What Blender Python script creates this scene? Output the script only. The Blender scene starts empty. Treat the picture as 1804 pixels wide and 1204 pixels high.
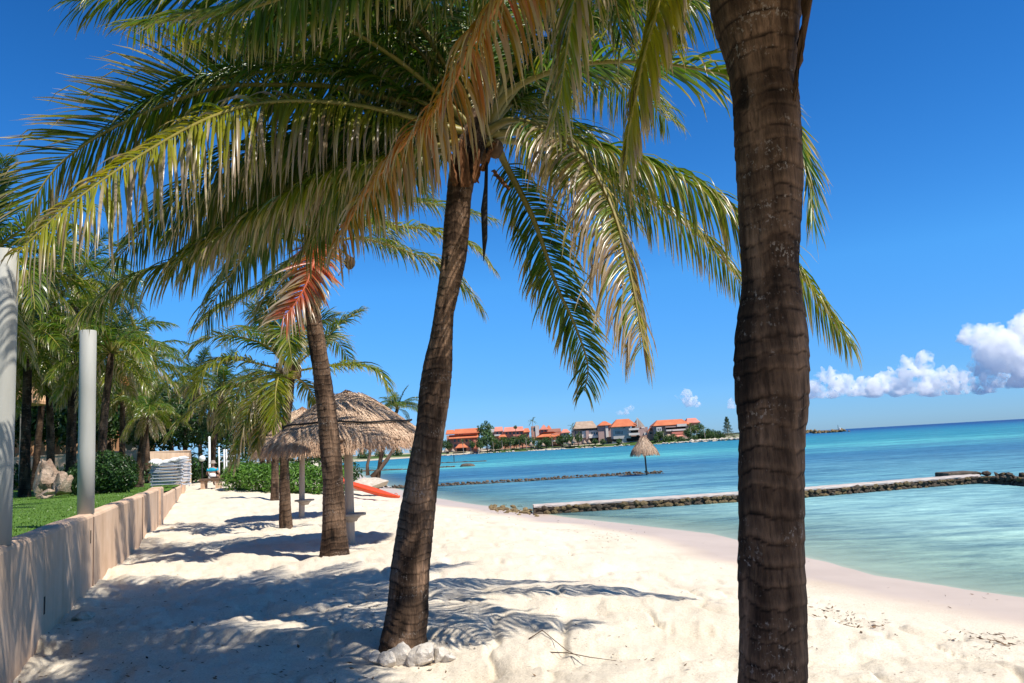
import bpy, math, random
import numpy as np
from mathutils import Vector, Matrix, Euler

# ---------------------------------------------------------------- camera, sky, sun, exposure
S = bpy.context.scene
COL = S.collection
PITCH, ROLL, FPX = math.radians(7.61), math.radians(-3.27), 1400.0
CAMZ = 1.65
cam_data = bpy.data.cameras.new('camera')
cam = bpy.data.objects.new('camera', cam_data)
COL.objects.link(cam)
cam_data.sensor_width = 36.0
cam_data.lens = 36.0 * FPX / 1804.0
cam_data.clip_start = 0.05
cam_data.clip_end = 40000
RM = (Matrix.Rotation(math.pi / 2 + PITCH, 3, 'X') @ Matrix.Rotation(ROLL, 3, 'Z'))
cam.matrix_world = Matrix.Translation((0, 0, CAMZ)) @ RM.to_4x4()
S.camera = cam

SUN_DIR = Vector((0.58, -0.40, 1.0)).normalized()
W = bpy.data.worlds.new('World')
S.world = W
W.use_nodes = True
nt = W.node_tree
nt.nodes.clear()
o_ = nt.nodes.new('ShaderNodeOutputWorld')
b_ = nt.nodes.new('ShaderNodeBackground')
sky = nt.nodes.new('ShaderNodeTexSky')
sky.sky_type = 'NISHITA'
sky.sun_disc = False
sky.sun_elevation = math.asin(SUN_DIR.z)
sky.sun_rotation = math.atan2(SUN_DIR.x, SUN_DIR.y)
sky.altitude = 0
sky.air_density = 1.0
sky.dust_density = 0.15
sky.ozone_density = 3.2
hs = nt.nodes.new('ShaderNodeHueSaturation')
hs.inputs['Saturation'].default_value = 1.30
hs.inputs['Hue'].default_value = 0.503
nt.links.new(sky.outputs[0], hs.inputs['Color'])
tc_ = nt.nodes.new('ShaderNodeTexCoord'); sz_ = nt.nodes.new('ShaderNodeSeparateXYZ'); nt.links.new(tc_.outputs['Generated'], sz_.inputs[0])
tr_ = nt.nodes.new('ShaderNodeValToRGB'); nt.links.new(sz_.outputs[2], tr_.inputs[0])
# tropical air: bluer towards the horizon than the sky model gives it, deeper towards the zenith
el_ = tr_.color_ramp.elements
el_[0].position = 0.0; el_[0].color = (0.33, 0.60, 1.30, 1)
el_[1].position = 1.0; el_[1].color = (0.24, 0.46, 0.58, 1)
for p_, c_ in ((0.07, (0.33, 0.65, 1.15)), (0.20, (0.52, 0.98, 1.28)), (0.43, (0.40, 0.84, 1.10))):
    e_ = el_.new(p_); e_.color = (*c_, 1)
mu_ = nt.nodes.new('ShaderNodeMix'); mu_.data_type = 'RGBA'; mu_.blend_type = 'MULTIPLY'; mu_.inputs[0].default_value = 1.0
nt.links.new(hs.outputs[0], mu_.inputs[6]); nt.links.new(tr_.outputs[0], mu_.inputs[7])
nt.links.new(mu_.outputs[2], b_.inputs['Color'])
b_.inputs['Strength'].default_value = 0.10
nt.links.new(b_.outputs[0], o_.inputs['Surface'])

sl = bpy.data.lights.new('sun', 'SUN')
sl.energy = 5.0
sl.angle = math.radians(0.53)
sl.color = (1.0, 0.95, 0.86)
so = bpy.data.objects.new('sun', sl)
COL.objects.link(so)
so.rotation_euler = (-SUN_DIR).to_track_quat('-Z', 'Y').to_euler()
so.location = (10, -10, 30)

S.view_settings.view_transform = 'Standard'
S.view_settings.look = 'None'
S.view_settings.exposure = 0.45
S.view_settings.gamma = 1.0
S.view_settings.use_curve_mapping = False
S.cycles.use_denoising = True
S.cycles.max_bounces = 12
S.cycles.diffuse_bounces = 4
S.cycles.glossy_bounces = 3
S.cycles.transmission_bounces = 6
S.cycles.transparent_max_bounces = 16
S.cycles.volume_bounces = 24
S.cycles.sample_clamp_indirect = 6.0
S.cycles.caustics_reflective = False
S.cycles.caustics_refractive = False

# ---------------------------------------------------------------- helpers
rng = random.Random(7)
nr = np.random.default_rng(11)
SEA = -0.55

def ray(px, py):
    return RM @ Vector(((px - 902) / FPX, -(py - 602) / FPX, -1.0))

def at_z(px, py, z):
    d = ray(px, py)
    t = (z - CAMZ) / d.z
    return Vector((d.x * t, d.y * t, z))

def at_y(px, py, Y):
    d = ray(px, py)
    t = Y / d.y
    return Vector((d.x * t, Y, CAMZ + d.z * t))

def project(v):
    q = RM.transposed() @ (Vector(v) - Vector((0, 0, CAMZ)))
    return 902 + FPX * q.x / -q.z, 602 - FPX * q.y / -q.z

ORD = ('first', 'second', 'third', 'fourth', 'fifth', 'sixth', 'seventh', 'eighth', 'ninth', 'tenth')

def tag(o, label=None, cat=None, group=None, kind=None):
    if label: o['label'] = label
    if cat: o['category'] = cat
    if group: o['group'] = group
    if kind: o['kind'] = kind
    return o

def thing(name, loc, label, cat, group=None):
    o = bpy.data.objects.new(name, None)
    COL.objects.link(o)
    o.location = loc
    o.empty_display_size = 0.2
    return tag(o, label, cat, group)

def root_loc(o):
    p = Vector((0, 0, 0))
    while o is not None:
        p += Vector(o.location)
        o = o.parent
    return p

def mesh_from(name, V, faces, smooth=True, col=None, attrs=None):
    V = np.asarray(V, dtype=np.float64).reshape(-1, 3)
    groups = faces if isinstance(faces, list) and len(faces) and isinstance(faces[0], np.ndarray) else None
    me = bpy.data.meshes.new(name)
    if groups is None:
        me.from_pydata(V.tolist(), [], [tuple(f) for f in faces])
    else:
        groups = [g for g in groups if len(g)]
        nl = sum(g.size for g in groups); npol = sum(len(g) for g in groups)
        me.vertices.add(len(V)); me.loops.add(nl); me.polygons.add(npol)
        me.vertices.foreach_set('co', V.astype(np.float32).ravel())
        me.loops.foreach_set('vertex_index', np.concatenate([g.ravel() for g in groups]).astype(np.int32))
        starts = []; s = 0
        for g in groups:
            k = g.shape[1]
            starts.append(np.arange(len(g)) * k + s); s += g.size
        me.polygons.foreach_set('loop_start', np.concatenate(starts).astype(np.int32))
        me.update(calc_edges=True)
        me.validate()
    me.polygons.foreach_set('use_smooth', np.full(len(me.polygons), bool(smooth)))
    if col is not None:
        c = np.asarray(col, dtype=np.float32)
        if c.shape[1] == 3: c = np.concatenate([c, np.ones((len(c), 1), np.float32)], 1)
        a = me.color_attributes.new('Col', 'FLOAT_COLOR', 'POINT')
        a.data.foreach_set('color', c.ravel())
    for k, v in (attrs or {}).items():
        a = me.attributes.new(k, 'FLOAT', 'POINT')
        a.data.foreach_set('value', np.asarray(v, np.float32))
    me.update()
    return me

def put(name, me, mat, parent=None, world=False):
    o = bpy.data.objects.new(name, me)
    COL.objects.link(o)
    if mat is not None and not me.materials: me.materials.append(mat)
    if parent is not None: o.parent = parent
    return o

def part(name, V, faces, mat, parent=None, smooth=True, col=None, attrs=None):
    """world-space vertices -> one mesh object; under a parent they are stored relative to it"""
    V = np.asarray(V, dtype=np.float64).reshape(-1, 3)
    if parent is not None:
        V = V - np.array(root_loc(parent))
    return put(name, mesh_from(name, V, faces, smooth, col, attrs), mat, parent)

def copy_tree(o, parent=None):
    c = o.copy()
    COL.objects.link(c)
    if parent is not None: c.parent = parent
    for ch in list(o.children):
        copy_tree(ch, c)
    return c

class MB:
    """collects simple solids into one mesh"""
    def __init__(s): s.v = []; s.f = []
    def box(s, a, b, rot=None, piv=None):
        x0, y0, z0 = a; x1, y1, z1 = b
        vs = [Vector(p) for p in ((x0,y0,z0),(x1,y0,z0),(x1,y1,z0),(x0,y1,z0),(x0,y0,z1),(x1,y0,z1),(x1,y1,z1),(x0,y1,z1))]
        if rot is not None:
            piv = Vector(piv); vs = [piv + rot @ (v - piv) for v in vs]
        n = len(s.v); s.v += [tuple(v) for v in vs]
        s.f += [tuple(i + n for i in q) for q in ((0,3,2,1),(4,5,6,7),(0,1,5,4),(1,2,6,5),(2,3,7,6),(3,0,4,7))]
        return s
    def tube(s, pts, rad, seg=8, cap=True):
        pts = [Vector(p) for p in pts]
        rad = rad if hasattr(rad, '__len__') else [rad] * len(pts)
        n0 = len(s.v); prev = None
        for i, p in enumerate(pts):
            t = (pts[min(i + 1, len(pts) - 1)] - pts[max(i - 1, 0)]).normalized()
            u = prev if prev is not None else (Vector((1, 0, 0)) if abs(t.x) < 0.9 else Vector((0, 1, 0)))
            u = (u - t * u.dot(t)).normalized(); prev = u; w = t.cross(u)
            for k in range(seg):
                a = 2 * math.pi * k / seg
                s.v.append(tuple(p + (u * math.cos(a) + w * math.sin(a)) * rad[i]))
        for i in range(len(pts) - 1):
            for k in range(seg):
                a = n0 + i * seg + k; b = n0 + i * seg + (k + 1) % seg
                s.f.append((a, b, b + seg, a + seg))
        if cap:
            s.f.append(tuple(n0 + k for k in range(seg))[::-1])
            s.f.append(tuple(n0 + (len(pts) - 1) * seg + k for k in range(seg)))
        return s
    def lathe(s, c, prof, seg=24):
        c = Vector(c); n0 = len(s.v)
        for r, z in prof:
            for k in range(seg):
                a = 2 * math.pi * k / seg
                s.v.append((c.x + r * math.cos(a), c.y + r * math.sin(a), c.z + z))
        for i in range(len(prof) - 1):
            for k in range(seg):
                a = n0 + i * seg + k; b = n0 + i * seg + (k + 1) % seg
                s.f.append((a, b, b + seg, a + seg))
        s.f.append(tuple(n0 + k for k in range(seg))[::-1])
        s.f.append(tuple(n0 + (len(prof) - 1) * seg + k for k in range(seg)))
        return s
    def hip(s, x0, x1, y0, y1, z0, z1, ix=0.3, iy=0.5, th=0.0):
        """hip roof: ridge inset by ix of the width and iy of the depth"""
        dx, dy = (x1 - x0) * ix, (y1 - y0) * iy
        n = len(s.v)
        s.v += [(x0,y0,z0),(x1,y0,z0),(x1,y1,z0),(x0,y1,z0),(x0,y0,z0+th),(x1,y0,z0+th),(x1,y1,z0+th),(x0,y1,z0+th),
                (x0+dx,y0+dy,z1),(x1-dx,y0+dy,z1),(x1-dx,y1-dy+0.01,z1),(x0+dx,y1-dy+0.01,z1)]
        s.f += [tuple(i + n for i in q) for q in ((0,3,2,1),(0,1,5,4),(1,2,6,5),(2,3,7,6),(3,0,4,7),(4,5,9,8),(5,6,10,9),(6,7,11,10),(7,4,8,11),(8,9,10,11))]
        return s
    def build(s, name, mat, parent=None, smooth=False, bevel=0):
        o = part(name, s.v, s.f, mat, parent, smooth)
        if bevel:
            m = o.modifiers.new('bevel', 'BEVEL'); m.width = bevel; m.segments = 2; m.limit_method = 'ANGLE'
        return o

def _hash(ix, iy, iz, seed):
    n = (ix.astype(np.int64) * 374761393 + iy.astype(np.int64) * 668265263 + iz.astype(np.int64) * 2147483647 + seed * 974634777) & 0xFFFFFFFF
    n = ((n ^ (n >> 13)) * 1274126177) & 0xFFFFFFFF
    n = ((n ^ (n >> 16)) * 2246822519) & 0xFFFFFFFF
    return ((n ^ (n >> 15)) & 0xFFFFFF) / float(0xFFFFFF) * 2 - 1

def noise3(x, y, z, seed=0):
    x, y, z = np.broadcast_arrays(np.asarray(x, float), np.asarray(y, float), np.asarray(z, float))
    ix, iy, iz = np.floor(x), np.floor(y), np.floor(z)
    fx, fy, fz = x - ix, y - iy, z - iz
    u, v, w = [f * f * f * (f * (f * 6 - 15) + 10) for f in (fx, fy, fz)]
    r = 0
    for dx in (0, 1):
        for dy in (0, 1):
            for dz in (0, 1):
                r = r + _hash(ix + dx, iy + dy, iz + dz, seed) * (u if dx else 1 - u) * (v if dy else 1 - v) * (w if dz else 1 - w)
    return r

def noise2(x, y, seed=0):
    x, y = np.broadcast_arrays(np.asarray(x, float), np.asarray(y, float))
    ix, iy = np.floor(x), np.floor(y)
    fx, fy = x - ix, y - iy
    u, v = [f * f * f * (f * (f * 6 - 15) + 10) for f in (fx, fy)]
    z = np.zeros_like(ix)
    h = lambda a, b: _hash(ix + a, iy + b, z, seed)
    return (h(0,0)*(1-u) + h(1,0)*u)*(1-v) + (h(0,1)*(1-u) + h(1,1)*u)*v

def fbm2(x, y, oct=4, seed=0, gain=0.5):
    r = 0; a = 1.0
    for k in range(oct):
        r = r + a * noise2(x * 2**k + k * 17.3, y * 2**k - k * 9.1, seed + k); a *= gain
    return r

def fbm3(x, y, z, oct=4, seed=0, gain=0.5):
    r = 0; a = 1.0
    for k in range(oct):
        r = r + a * noise3(x * 2**k + k * 17.3, y * 2**k - k * 9.1, z * 2**k + k * 5.7, seed + k); a *= gain
    return r

def sstep(a, b, x):
    t = np.clip((np.asarray(x, float) - a) / (b - a), 0, 1)
    return t * t * (3 - 2 * t)

def catmull(P, n):
    P = np.asarray(P, float)
    Q = np.vstack([2 * P[0] - P[1], P, 2 * P[-1] - P[-2]])
    seg = len(P) - 1
    t = np.linspace(0, seg - 1e-9, n * 4)
    i = t.astype(int); f = (t - i)[:, None]
    a, b, c, d = Q[i], Q[i + 1], Q[i + 2], Q[i + 3]
    R = 0.5 * (2 * b + (c - a) * f + (2 * a - 5 * b + 4 * c - d) * f**2 + (3 * b - a - 3 * c + d) * f**3)
    L = np.concatenate([[0], np.cumsum(np.linalg.norm(np.diff(R, axis=0), axis=1))])
    s = np.linspace(0, L[-1], n)
    return np.stack([np.interp(s, L, R[:, k]) for k in range(R.shape[1])], 1), L[-1]

# ---------------------------------------------------------------- materials
def new_mat(name):
    m = bpy.data.materials.new(name); m.use_nodes = True
    t = m.node_tree
    bs = t.nodes['Principled BSDF']
    return m, t, bs

def ramp(t, fac, stops):
    r = t.nodes.new('ShaderNodeValToRGB')
    e = r.color_ramp.elements
    while len(e) > 1: e.remove(e[-1])
    e[0].position = stops[0][0]; e[0].color = (*stops[0][1], 1)
    for p, c in stops[1:]:
        x = e.new(p); x.color = (*c, 1)
    if fac is not None: t.links.new(fac, r.inputs[0])
    return r

def mixc(t, fac, a, b, mode='MIX'):
    m = t.nodes.new('ShaderNodeMix'); m.data_type = 'RGBA'; m.blend_type = mode
    for s, v in ((m.inputs[0], fac), (m.inputs[6], a), (m.inputs[7], b)):
        if hasattr(v, 'links') or hasattr(v, 'is_linked'): t.links.new(v, s)
        else: s.default_value = v if not isinstance(v, tuple) else (*v, 1) if len(v) == 3 else v
    return m.outputs[2]

def math_(t, op, a, b=None, c=None, clamp=False):
    m = t.nodes.new('ShaderNodeMath'); m.operation = op; m.use_clamp = clamp
    for i, v in enumerate((a, b, c)):
        if v is None: continue
        if hasattr(v, 'is_linked'): t.links.new(v, m.inputs[i])
        else: m.inputs[i].default_value = v
    return m.outputs[0]

def coords(t, scale=(1, 1, 1), which='Object'):
    c = t.nodes.new('ShaderNodeTexCoord'); m = t.nodes.new('ShaderNodeMapping')
    m.inputs['Scale'].default_value = scale
    t.links.new(c.outputs[which], m.inputs[0])
    return m.outputs[0]

def noise_n(t, vec, scale, detail=4, rough=0.55, dist=0.0):
    n = t.nodes.new('ShaderNodeTexNoise')
    n.inputs['Scale'].default_value = scale; n.inputs['Detail'].default_value = detail
    n.inputs['Roughness'].default_value = rough; n.inputs['Distortion'].default_value = dist
    if vec is not None: t.links.new(vec, n.inputs['Vector'])
    return n.outputs[0]

def bump(t, bs, h, strength=0.4, dist=0.02):
    b = t.nodes.new('ShaderNodeBump'); b.inputs['Strength'].default_value = strength; b.inputs['Distance'].default_value = dist
    t.links.new(h, b.inputs['Height']); t.links.new(b.outputs[0], bs.inputs['Normal'])
    return b

def rough_mat(name, c0, c1, scale=3.0, rough=0.85, bmp=0.3, bdist=0.01, stretch=(1, 1, 1), spec=0.3, detail=6):
    m, t, bs = new_mat(name)
    v = coords(t, stretch)
    n = noise_n(t, v, scale, detail, 0.6)
    r = ramp(t, n, [(0.28, c0), (0.72, c1)])
    t.links.new(r.outputs[0], bs.inputs['Base Color'])
    bs.inputs['Roughness'].default_value = rough
    bs.inputs['Specular IOR Level'].default_value = spec
    if bmp:
        n2 = noise_n(t, v, scale * 6, 6, 0.65)
        bump(t, bs, n2, bmp, bdist)
    return m

def leaf_mat(name, transl=0.35, rough=0.38, spec=0.5, tgain=(1.5, 1.5, 0.6)):
    m, t, bs = new_mat(name)
    a = t.nodes.new('ShaderNodeVertexColor'); a.layer_name = 'Col'
    t.links.new(a.outputs[0], bs.inputs['Base Color'])
    bs.inputs['Roughness'].default_value = rough
    bs.inputs['Specular IOR Level'].default_value = spec
    tr = t.nodes.new('ShaderNodeBsdfTranslucent')
    tc = mixc(t, 1.0, a.outputs[0], tgain, 'MULTIPLY')
    t.links.new(tc, tr.inputs[0])
    mx = t.nodes.new('ShaderNodeMixShader'); mx.inputs[0].default_value = transl
    out = t.nodes['Material Output']
    t.links.new(bs.outputs[0], mx.inputs[1]); t.links.new(tr.outputs[0], mx.inputs[2])
    t.links.new(mx.outputs[0], out.inputs[0])
    return m

def vcol_mat(name, rough=0.85, spec=0.25, nscale=0, namp=0.25, bmp=0.0, bdist=0.01, stretch=(1, 1, 1)):
    m, t, bs = new_mat(name)
    a = t.nodes.new('ShaderNodeVertexColor'); a.layer_name = 'Col'
    c = a.outputs[0]
    if nscale:
        v = coords(t, stretch)
        n = noise_n(t, v, nscale, 6, 0.6)
        r = ramp(t, n, [(0.25, (1 - namp,) * 3), (0.75, (1 + namp,) * 3)])
        c = mixc(t, 1.0, c, r.outputs[0], 'MULTIPLY')
        if bmp: bump(t, bs, n, bmp, bdist)
    t.links.new(c, bs.inputs['Base Color'])
    bs.inputs['Roughness'].default_value = rough
    bs.inputs['Specular IOR Level'].default_value = spec
    return m

def plain(name, c, rough=0.5, spec=0.4, metal=0.0, n=0.12, scale=8.0):
    m, t, bs = new_mat(name)
    v = coords(t)
    k = noise_n(t, v, scale, 5, 0.6)
    r = ramp(t, k, [(0.3, tuple(x * (1 - n) for x in c)), (0.7, tuple(min(1, x * (1 + n)) for x in c))])
    t.links.new(r.outputs[0], bs.inputs['Base Color'])
    bs.inputs['Roughness'].default_value = rough; bs.inputs['Specular IOR Level'].default_value = spec
    bs.inputs['Metallic'].default_value = metal
    return m

M = {}
M['frond'] = leaf_mat('palm_leaf', 0.36, 0.28, 0.42, (1.9, 1.8, 0.5))
M['leaf'] = leaf_mat('broad_leaf', 0.28, 0.42, 0.45)
M['rachis'] = vcol_mat('palm_rachis', 0.5, 0.4, 14, 0.2)
M['thatch'] = vcol_mat('thatch', 0.95, 0.1, 9, 0.25)
M['post'] = rough_mat('timber_post', (0.30, 0.24, 0.19), (0.46, 0.38, 0.31), 6, 0.85, 0.5, 0.006, (1, 1, 0.12))
M['rope'] = rough_mat('rope', (0.012, 0.010, 0.009), (0.03, 0.026, 0.022), 30)
M['white'] = plain('white_paint', (0.70, 0.70, 0.68), 0.45, 0.4, 0, 0.05)
M['white_plastic'] = plain('white_plastic', (0.50, 0.52, 0.56), 0.35, 0.5, 0, 0.04)
M['dark'] = plain('dark_parts_and_shade', (0.02, 0.018, 0.016), 0.8, 0.2)  # near-black: dark parts, and hollows whose shade is put into the colour
M['stone'] = rough_mat('reef_stone', (0.035, 0.026, 0.02), (0.17, 0.13, 0.09), 3.2, 0.9, 0.9, 0.05)
M['pale_rock'] = rough_mat('pale_rock', (0.38, 0.31, 0.24), (0.62, 0.55, 0.46), 6, 0.9, 0.8, 0.02)
M['boulder'] = rough_mat('coral_boulder', (0.16, 0.09, 0.055), (0.55, 0.42, 0.31), 2.6, 0.9, 1.0, 0.06)
M['cap'] = rough_mat('mortar_cap', (0.36, 0.31, 0.28), (0.52, 0.46, 0.42), 2.5, 0.85, 0.4, 0.02)
M['twig'] = rough_mat('dry_twig', (0.10, 0.065, 0.045), (0.22, 0.16, 0.11), 20)
M['kayak'] = plain('orange_plastic', (0.72, 0.075, 0.012), 0.35, 0.5, 0, 0.08)
M['glass'] = plain('dark_glass', (0.03, 0.04, 0.05), 0.12, 0.6)
M['wood'] = rough_mat('brown_wood', (0.10, 0.06, 0.04), (0.2, 0.13, 0.085), 8, 0.8, 0.4, 0.01, (1, 1, 0.2))
# ---------------------------------------------------------------- ground: shoreline, sand, sea
SHORE_PX = [(1804,1052),(1686,1036),(1552,1015),(1418,980),(1250,940),(1100,923),(994,911),(945,903),(886,895),(823,887),(764,877),(700,862),(655,847),(632,834),(624,824),(621,818)]
SHORE = [at_z(x, y, SEA) for x, y in SHORE_PX]
d0 = (SHORE[0] - SHORE[1]).normalized()
SHORE = [SHORE[0] + Vector((60, -40, 0)), SHORE[0] + Vector((14, -7, 0)), SHORE[0] + d0 * 4] + SHORE
SH = np.array([(p.x, p.y) for p in SHORE])
LANDP = np.vstack([SH, [(-60, 320), (-900, 320), (-900, -200), (66, -200)]])

def inside(P, x, y):
    r = np.zeros(np.shape(x), bool); n = len(P); j = n - 1
    for i in range(n):
        xi, yi = P[i]; xj, yj = P[j]
        c = ((yi > y) != (yj > y)) & (x < (xj - xi) * (y - yi) / (yj - yi + 1e-12) + xi)
        r ^= c; j = i
    return r

def shore_sd(x, y):
    x = np.asarray(x, float); y = np.asarray(y, float)
    d = np.full(x.shape, 1e9)
    for (ax, ay), (bx, by) in zip(SH[:-1], SH[1:]):
        ex, ey = bx - ax, by - ay
        t = np.clip(((x - ax) * ex + (y - ay) * ey) / (ex * ex + ey * ey), 0, 1)
        d = np.minimum(d, np.hypot(x - ax - t * ex, y - ay - t * ey))
    return np.where(inside(LANDP, x, y), d, -d)

def wall_x(y): return -4.3 - 0.3675 * (y - 6.5)

def ground_base(x, y):
    sd = shore_sd(x, y)
    up = np.clip(sd, 0, None)
    z = SEA + 0.07 * np.clip(up, 0, 1.4) + 0.45 * sstep(1.2, 6.5, up)
    z = np.where(sd < 0, SEA + np.maximum(0.11 * sd, -1.7), z)
    rise = 0.62 * sstep(24, 44, y) * sstep(3, 10, sd)
    return z + rise, sd

def ground_h(x, y, fine=True):
    x = np.asarray(x, float); y = np.asarray(y, float)
    z, sd = ground_base(x, y)
    dry = sstep(1.5, 4.0, sd)
    z = z + dry * (0.05 * fbm2(x * 0.45, y * 0.45, 3, 3) + 0.0)
    # little erosion step running out from the wall foot
    line = 8.35 - 0.16 * (x + 4.9) + 0.18 * noise2(x * 1.3, y * 0.2, 9)
    z = z - dry * 0.10 * (1 - sstep(-0.03, 0.05, y - line)) * (1 - sstep(-1.2, 0.8, x)) + dry * 0.0
    if fine:
        ft = fbm2(x * 2.1, y * 2.1, 3, 21)
        tr = np.abs(fbm2(x * 1.3 + 4, y * 1.3, 2, 31))
        z = z + dry * (0.03 * ft - 0.045 * (1 - sstep(0.0, 0.22, tr)) + 0.012 * fbm2(x * 7, y * 7, 3, 41) + 0.004 * fbm2(x * 22, y * 22, 2, 51))
    return z

def gz(x, y):
    return float(ground_h(np.array([x]), np.array([y]), False)[0])

def on_ground(px, py, it=25):
    z = 0.0
    for _ in range(it):
        p = at_z(px, py, z); z = 0.5 * z + 0.5 * gz(p.x, p.y)
    p = at_z(px, py, z)
    return Vector((p.x, p.y, gz(p.x, p.y)))

def polar(r0, r1, nrad, angs):
    r = np.exp(np.linspace(math.log(r0), math.log(r1), nrad))
    A, R = np.meshgrid(angs, r)
    X, Y = R * np.sin(A), R * np.cos(A)
    na = len(angs)
    i = np.arange((nrad - 1) * (na - 1)); a = (i // (na - 1)) * na + i % (na - 1)
    F = np.stack([a, a + 1, a + na + 1, a + na], 1)[:, ::-1]
    return X.ravel(), Y.ravel(), F

# sand
ang = np.concatenate([np.linspace(-math.pi, -0.75, 60)[:-1], np.linspace(-0.75, 0.72, 640), np.linspace(0.72, math.pi, 60)[1:]])
X, Y, F = polar(0.5, 190, 470, ang)
Z = ground_h(X, Y)
SDV = shore_sd(X, Y)
wet = 1 - sstep(1.25, 2.2, SDV + 0.35 * noise2(X * 0.7, Y * 0.7, 5))
m, t, bs = new_mat('coral_sand')
v = coords(t)
big = noise_n(t, v, 0.9, 5, 0.6)
c = ramp(t, big, [(0.3, (0.64, 0.55, 0.425)), (0.55, (0.73, 0.645, 0.515)), (0.8, (0.68, 0.585, 0.455))]).outputs[0]
fine = noise_n(t, v, 55, 6, 0.75)
c = mixc(t, 1.0, c, ramp(t, fine, [(0.3, (0.72, 0.70, 0.68)), (0.62, (1.06, 1.06, 1.06))]).outputs[0], 'MULTIPLY')
vo = t.nodes.new('ShaderNodeTexVoronoi'); vo.inputs['Scale'].default_value = 26; vo.inputs['Randomness'].default_value = 1
t.links.new(v, vo.inputs['Vector'])
speck = math_(t, 'LESS_THAN', vo.outputs['Distance'], 0.17)
patch = ramp(t, noise_n(t, v, 1.1, 4, 0.65), [(0.5, (0, 0, 0)), (0.66, (1, 1, 1))]).outputs[0]
speck = math_(t, 'MULTIPLY', speck, patch)
c = mixc(t, math_(t, 'MULTIPLY', speck, 0.75), c, (0.16, 0.11, 0.07))
at = t.nodes.new('ShaderNodeAttribute'); at.attribute_name = 'wet'
wc = ramp(t, big, [(0.3, (0.49, 0.385, 0.30)), (0.7, (0.56, 0.445, 0.35))]).outputs[0]
c = mixc(t, at.outputs['Fac'], c, wc)
t.links.new(c, bs.inputs['Base Color'])
rr = t.nodes.new('ShaderNodeMapRange'); rr.inputs['To Min'].default_value = 0.95; rr.inputs['To Max'].default_value = 0.42
t.links.new(at.outputs['Fac'], rr.inputs[0]); t.links.new(rr.outputs[0], bs.inputs['Roughness'])
bs.inputs['Specular IOR Level'].default_value = 0.2
mid = noise_n(t, v, 9, 6, 0.7)
hb = math_(t, 'ADD', math_(t, 'MULTIPLY', mid, 0.7), math_(t, 'MULTIPLY', fine, 0.35))
dry_amt = math_(t, 'SUBTRACT', 1.0, at.outputs['Fac'])
bump(t, bs, math_(t, 'MULTIPLY', hb, dry_amt), 0.75, 0.035)
M['sand'] = m
sand = part('sand', np.stack([X, Y, Z], 1), [F], M['sand'], attrs={'wet': wet})
tag(sand, kind='structure')

# sea
m, t, bs = new_mat('lagoon_water')
v = coords(t)
sx = t.nodes.new('ShaderNodeSeparateXYZ'); t.links.new(v, sx.inputs[0])
vs = coords(t, (0.35, 1.0, 1.0))
warp = noise_n(t, vs, 0.035, 5, 0.62)
flat = t.nodes.new('ShaderNodeCombineXYZ'); t.links.new(sx.outputs[0], flat.inputs[0]); t.links.new(sx.outputs[1], flat.inputs[1])
ln = t.nodes.new('ShaderNodeVectorMath'); ln.operation = 'LENGTH'; t.links.new(flat.outputs[0], ln.inputs[0])
lg = math_(t, 'LOGARITHM', ln.outputs['Value'], 10.0)
lg = math_(t, 'ADD', lg, math_(t, 'MULTIPLY', math_(t, 'SUBTRACT', warp, 0.5), 0.42))
mp = t.nodes.new('ShaderNodeMapRange'); mp.inputs['From Min'].default_value = 0.8; mp.inputs['From Max'].default_value = 3.3
t.links.new(lg, mp.inputs[0])
SEA_RAMP = ramp(t, mp.outputs[0], [(0.0, (.40,.60,.50)), (0.12, (.34,.55,.49)), (0.2, (.32,.53,.50)), (0.27, (.20,.40,.43)), (0.33, (.125,.31,.37)),
    (0.42, (.04,.15,.265)), (0.46, (.05,.185,.29)), (0.505, (.10,.40,.42)), (0.56, (.04,.24,.31)), (0.66, (.028,.21,.30)), (0.76, (.016,.14,.28)), (0.9, (.008,.055,.19))])
c = SEA_RAMP.outputs[0]
vp = coords(t, (0.45, 1.0, 1.0))
pat = ramp(t, noise_n(t, vp, 0.16, 6, 0.68, 0.6), [(0.46, (0, 0, 0)), (0.62, (1, 1, 1))]).outputs[0]
near = t.nodes.new('ShaderNodeMapRange'); near.inputs['From Min'].default_value = 10; near.inputs['From Max'].default_value = 17
t.links.new(ln.outputs['Value'], near.inputs[0])
c = mixc(t, math_(t, 'MULTIPLY', math_(t, 'MULTIPLY', pat, near.outputs[0]), 0.45), c, (.022,.12,.25))
rip = noise_n(t, coords(t, (0.55, 1.5, 1)), 1.5, 8, 0.75, 0.4)
c = mixc(t, 1.0, c, ramp(t, rip, [(0.34, (0.50, 0.57, 0.66)), (0.66, (1.42, 1.34, 1.25))]).outputs[0], 'MULTIPLY')  # light and dark of the ripple facets painted into the water colour
st1 = noise_n(t, coords(t, (0.30, 1.0, 1)), 0.34, 8, 0.74, 0.5)
c = mixc(t, 1.0, c, ramp(t, st1, [(0.32, (0.56, 0.64, 0.74)), (0.5, (1, 1, 1)), (0.68, (1.40, 1.32, 1.22))]).outputs[0], 'MULTIPLY')  # broader wave streaks, their glints and shade also put into the colour
w1 = noise_n(t, coords(t, (0.6, 1.5, 1)), 2.2, 6, 0.65, 0.4)
w2 = noise_n(t, coords(t, (0.5, 1.4, 1)), 0.35, 5, 0.6, 0.3)
bp = t.nodes.new('ShaderNodeBump'); bp.inputs['Strength'].default_value = 0.7; bp.inputs['Distance'].default_value = 0.3
t.links.new(math_(t, 'ADD', math_(t, 'MULTIPLY', w1, 0.4), w2), bp.inputs['Height'])
df = t.nodes.new('ShaderNodeBsdfDiffuse'); t.links.new(c, df.inputs[0]); t.links.new(bp.outputs[0], df.inputs['Normal'])
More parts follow.
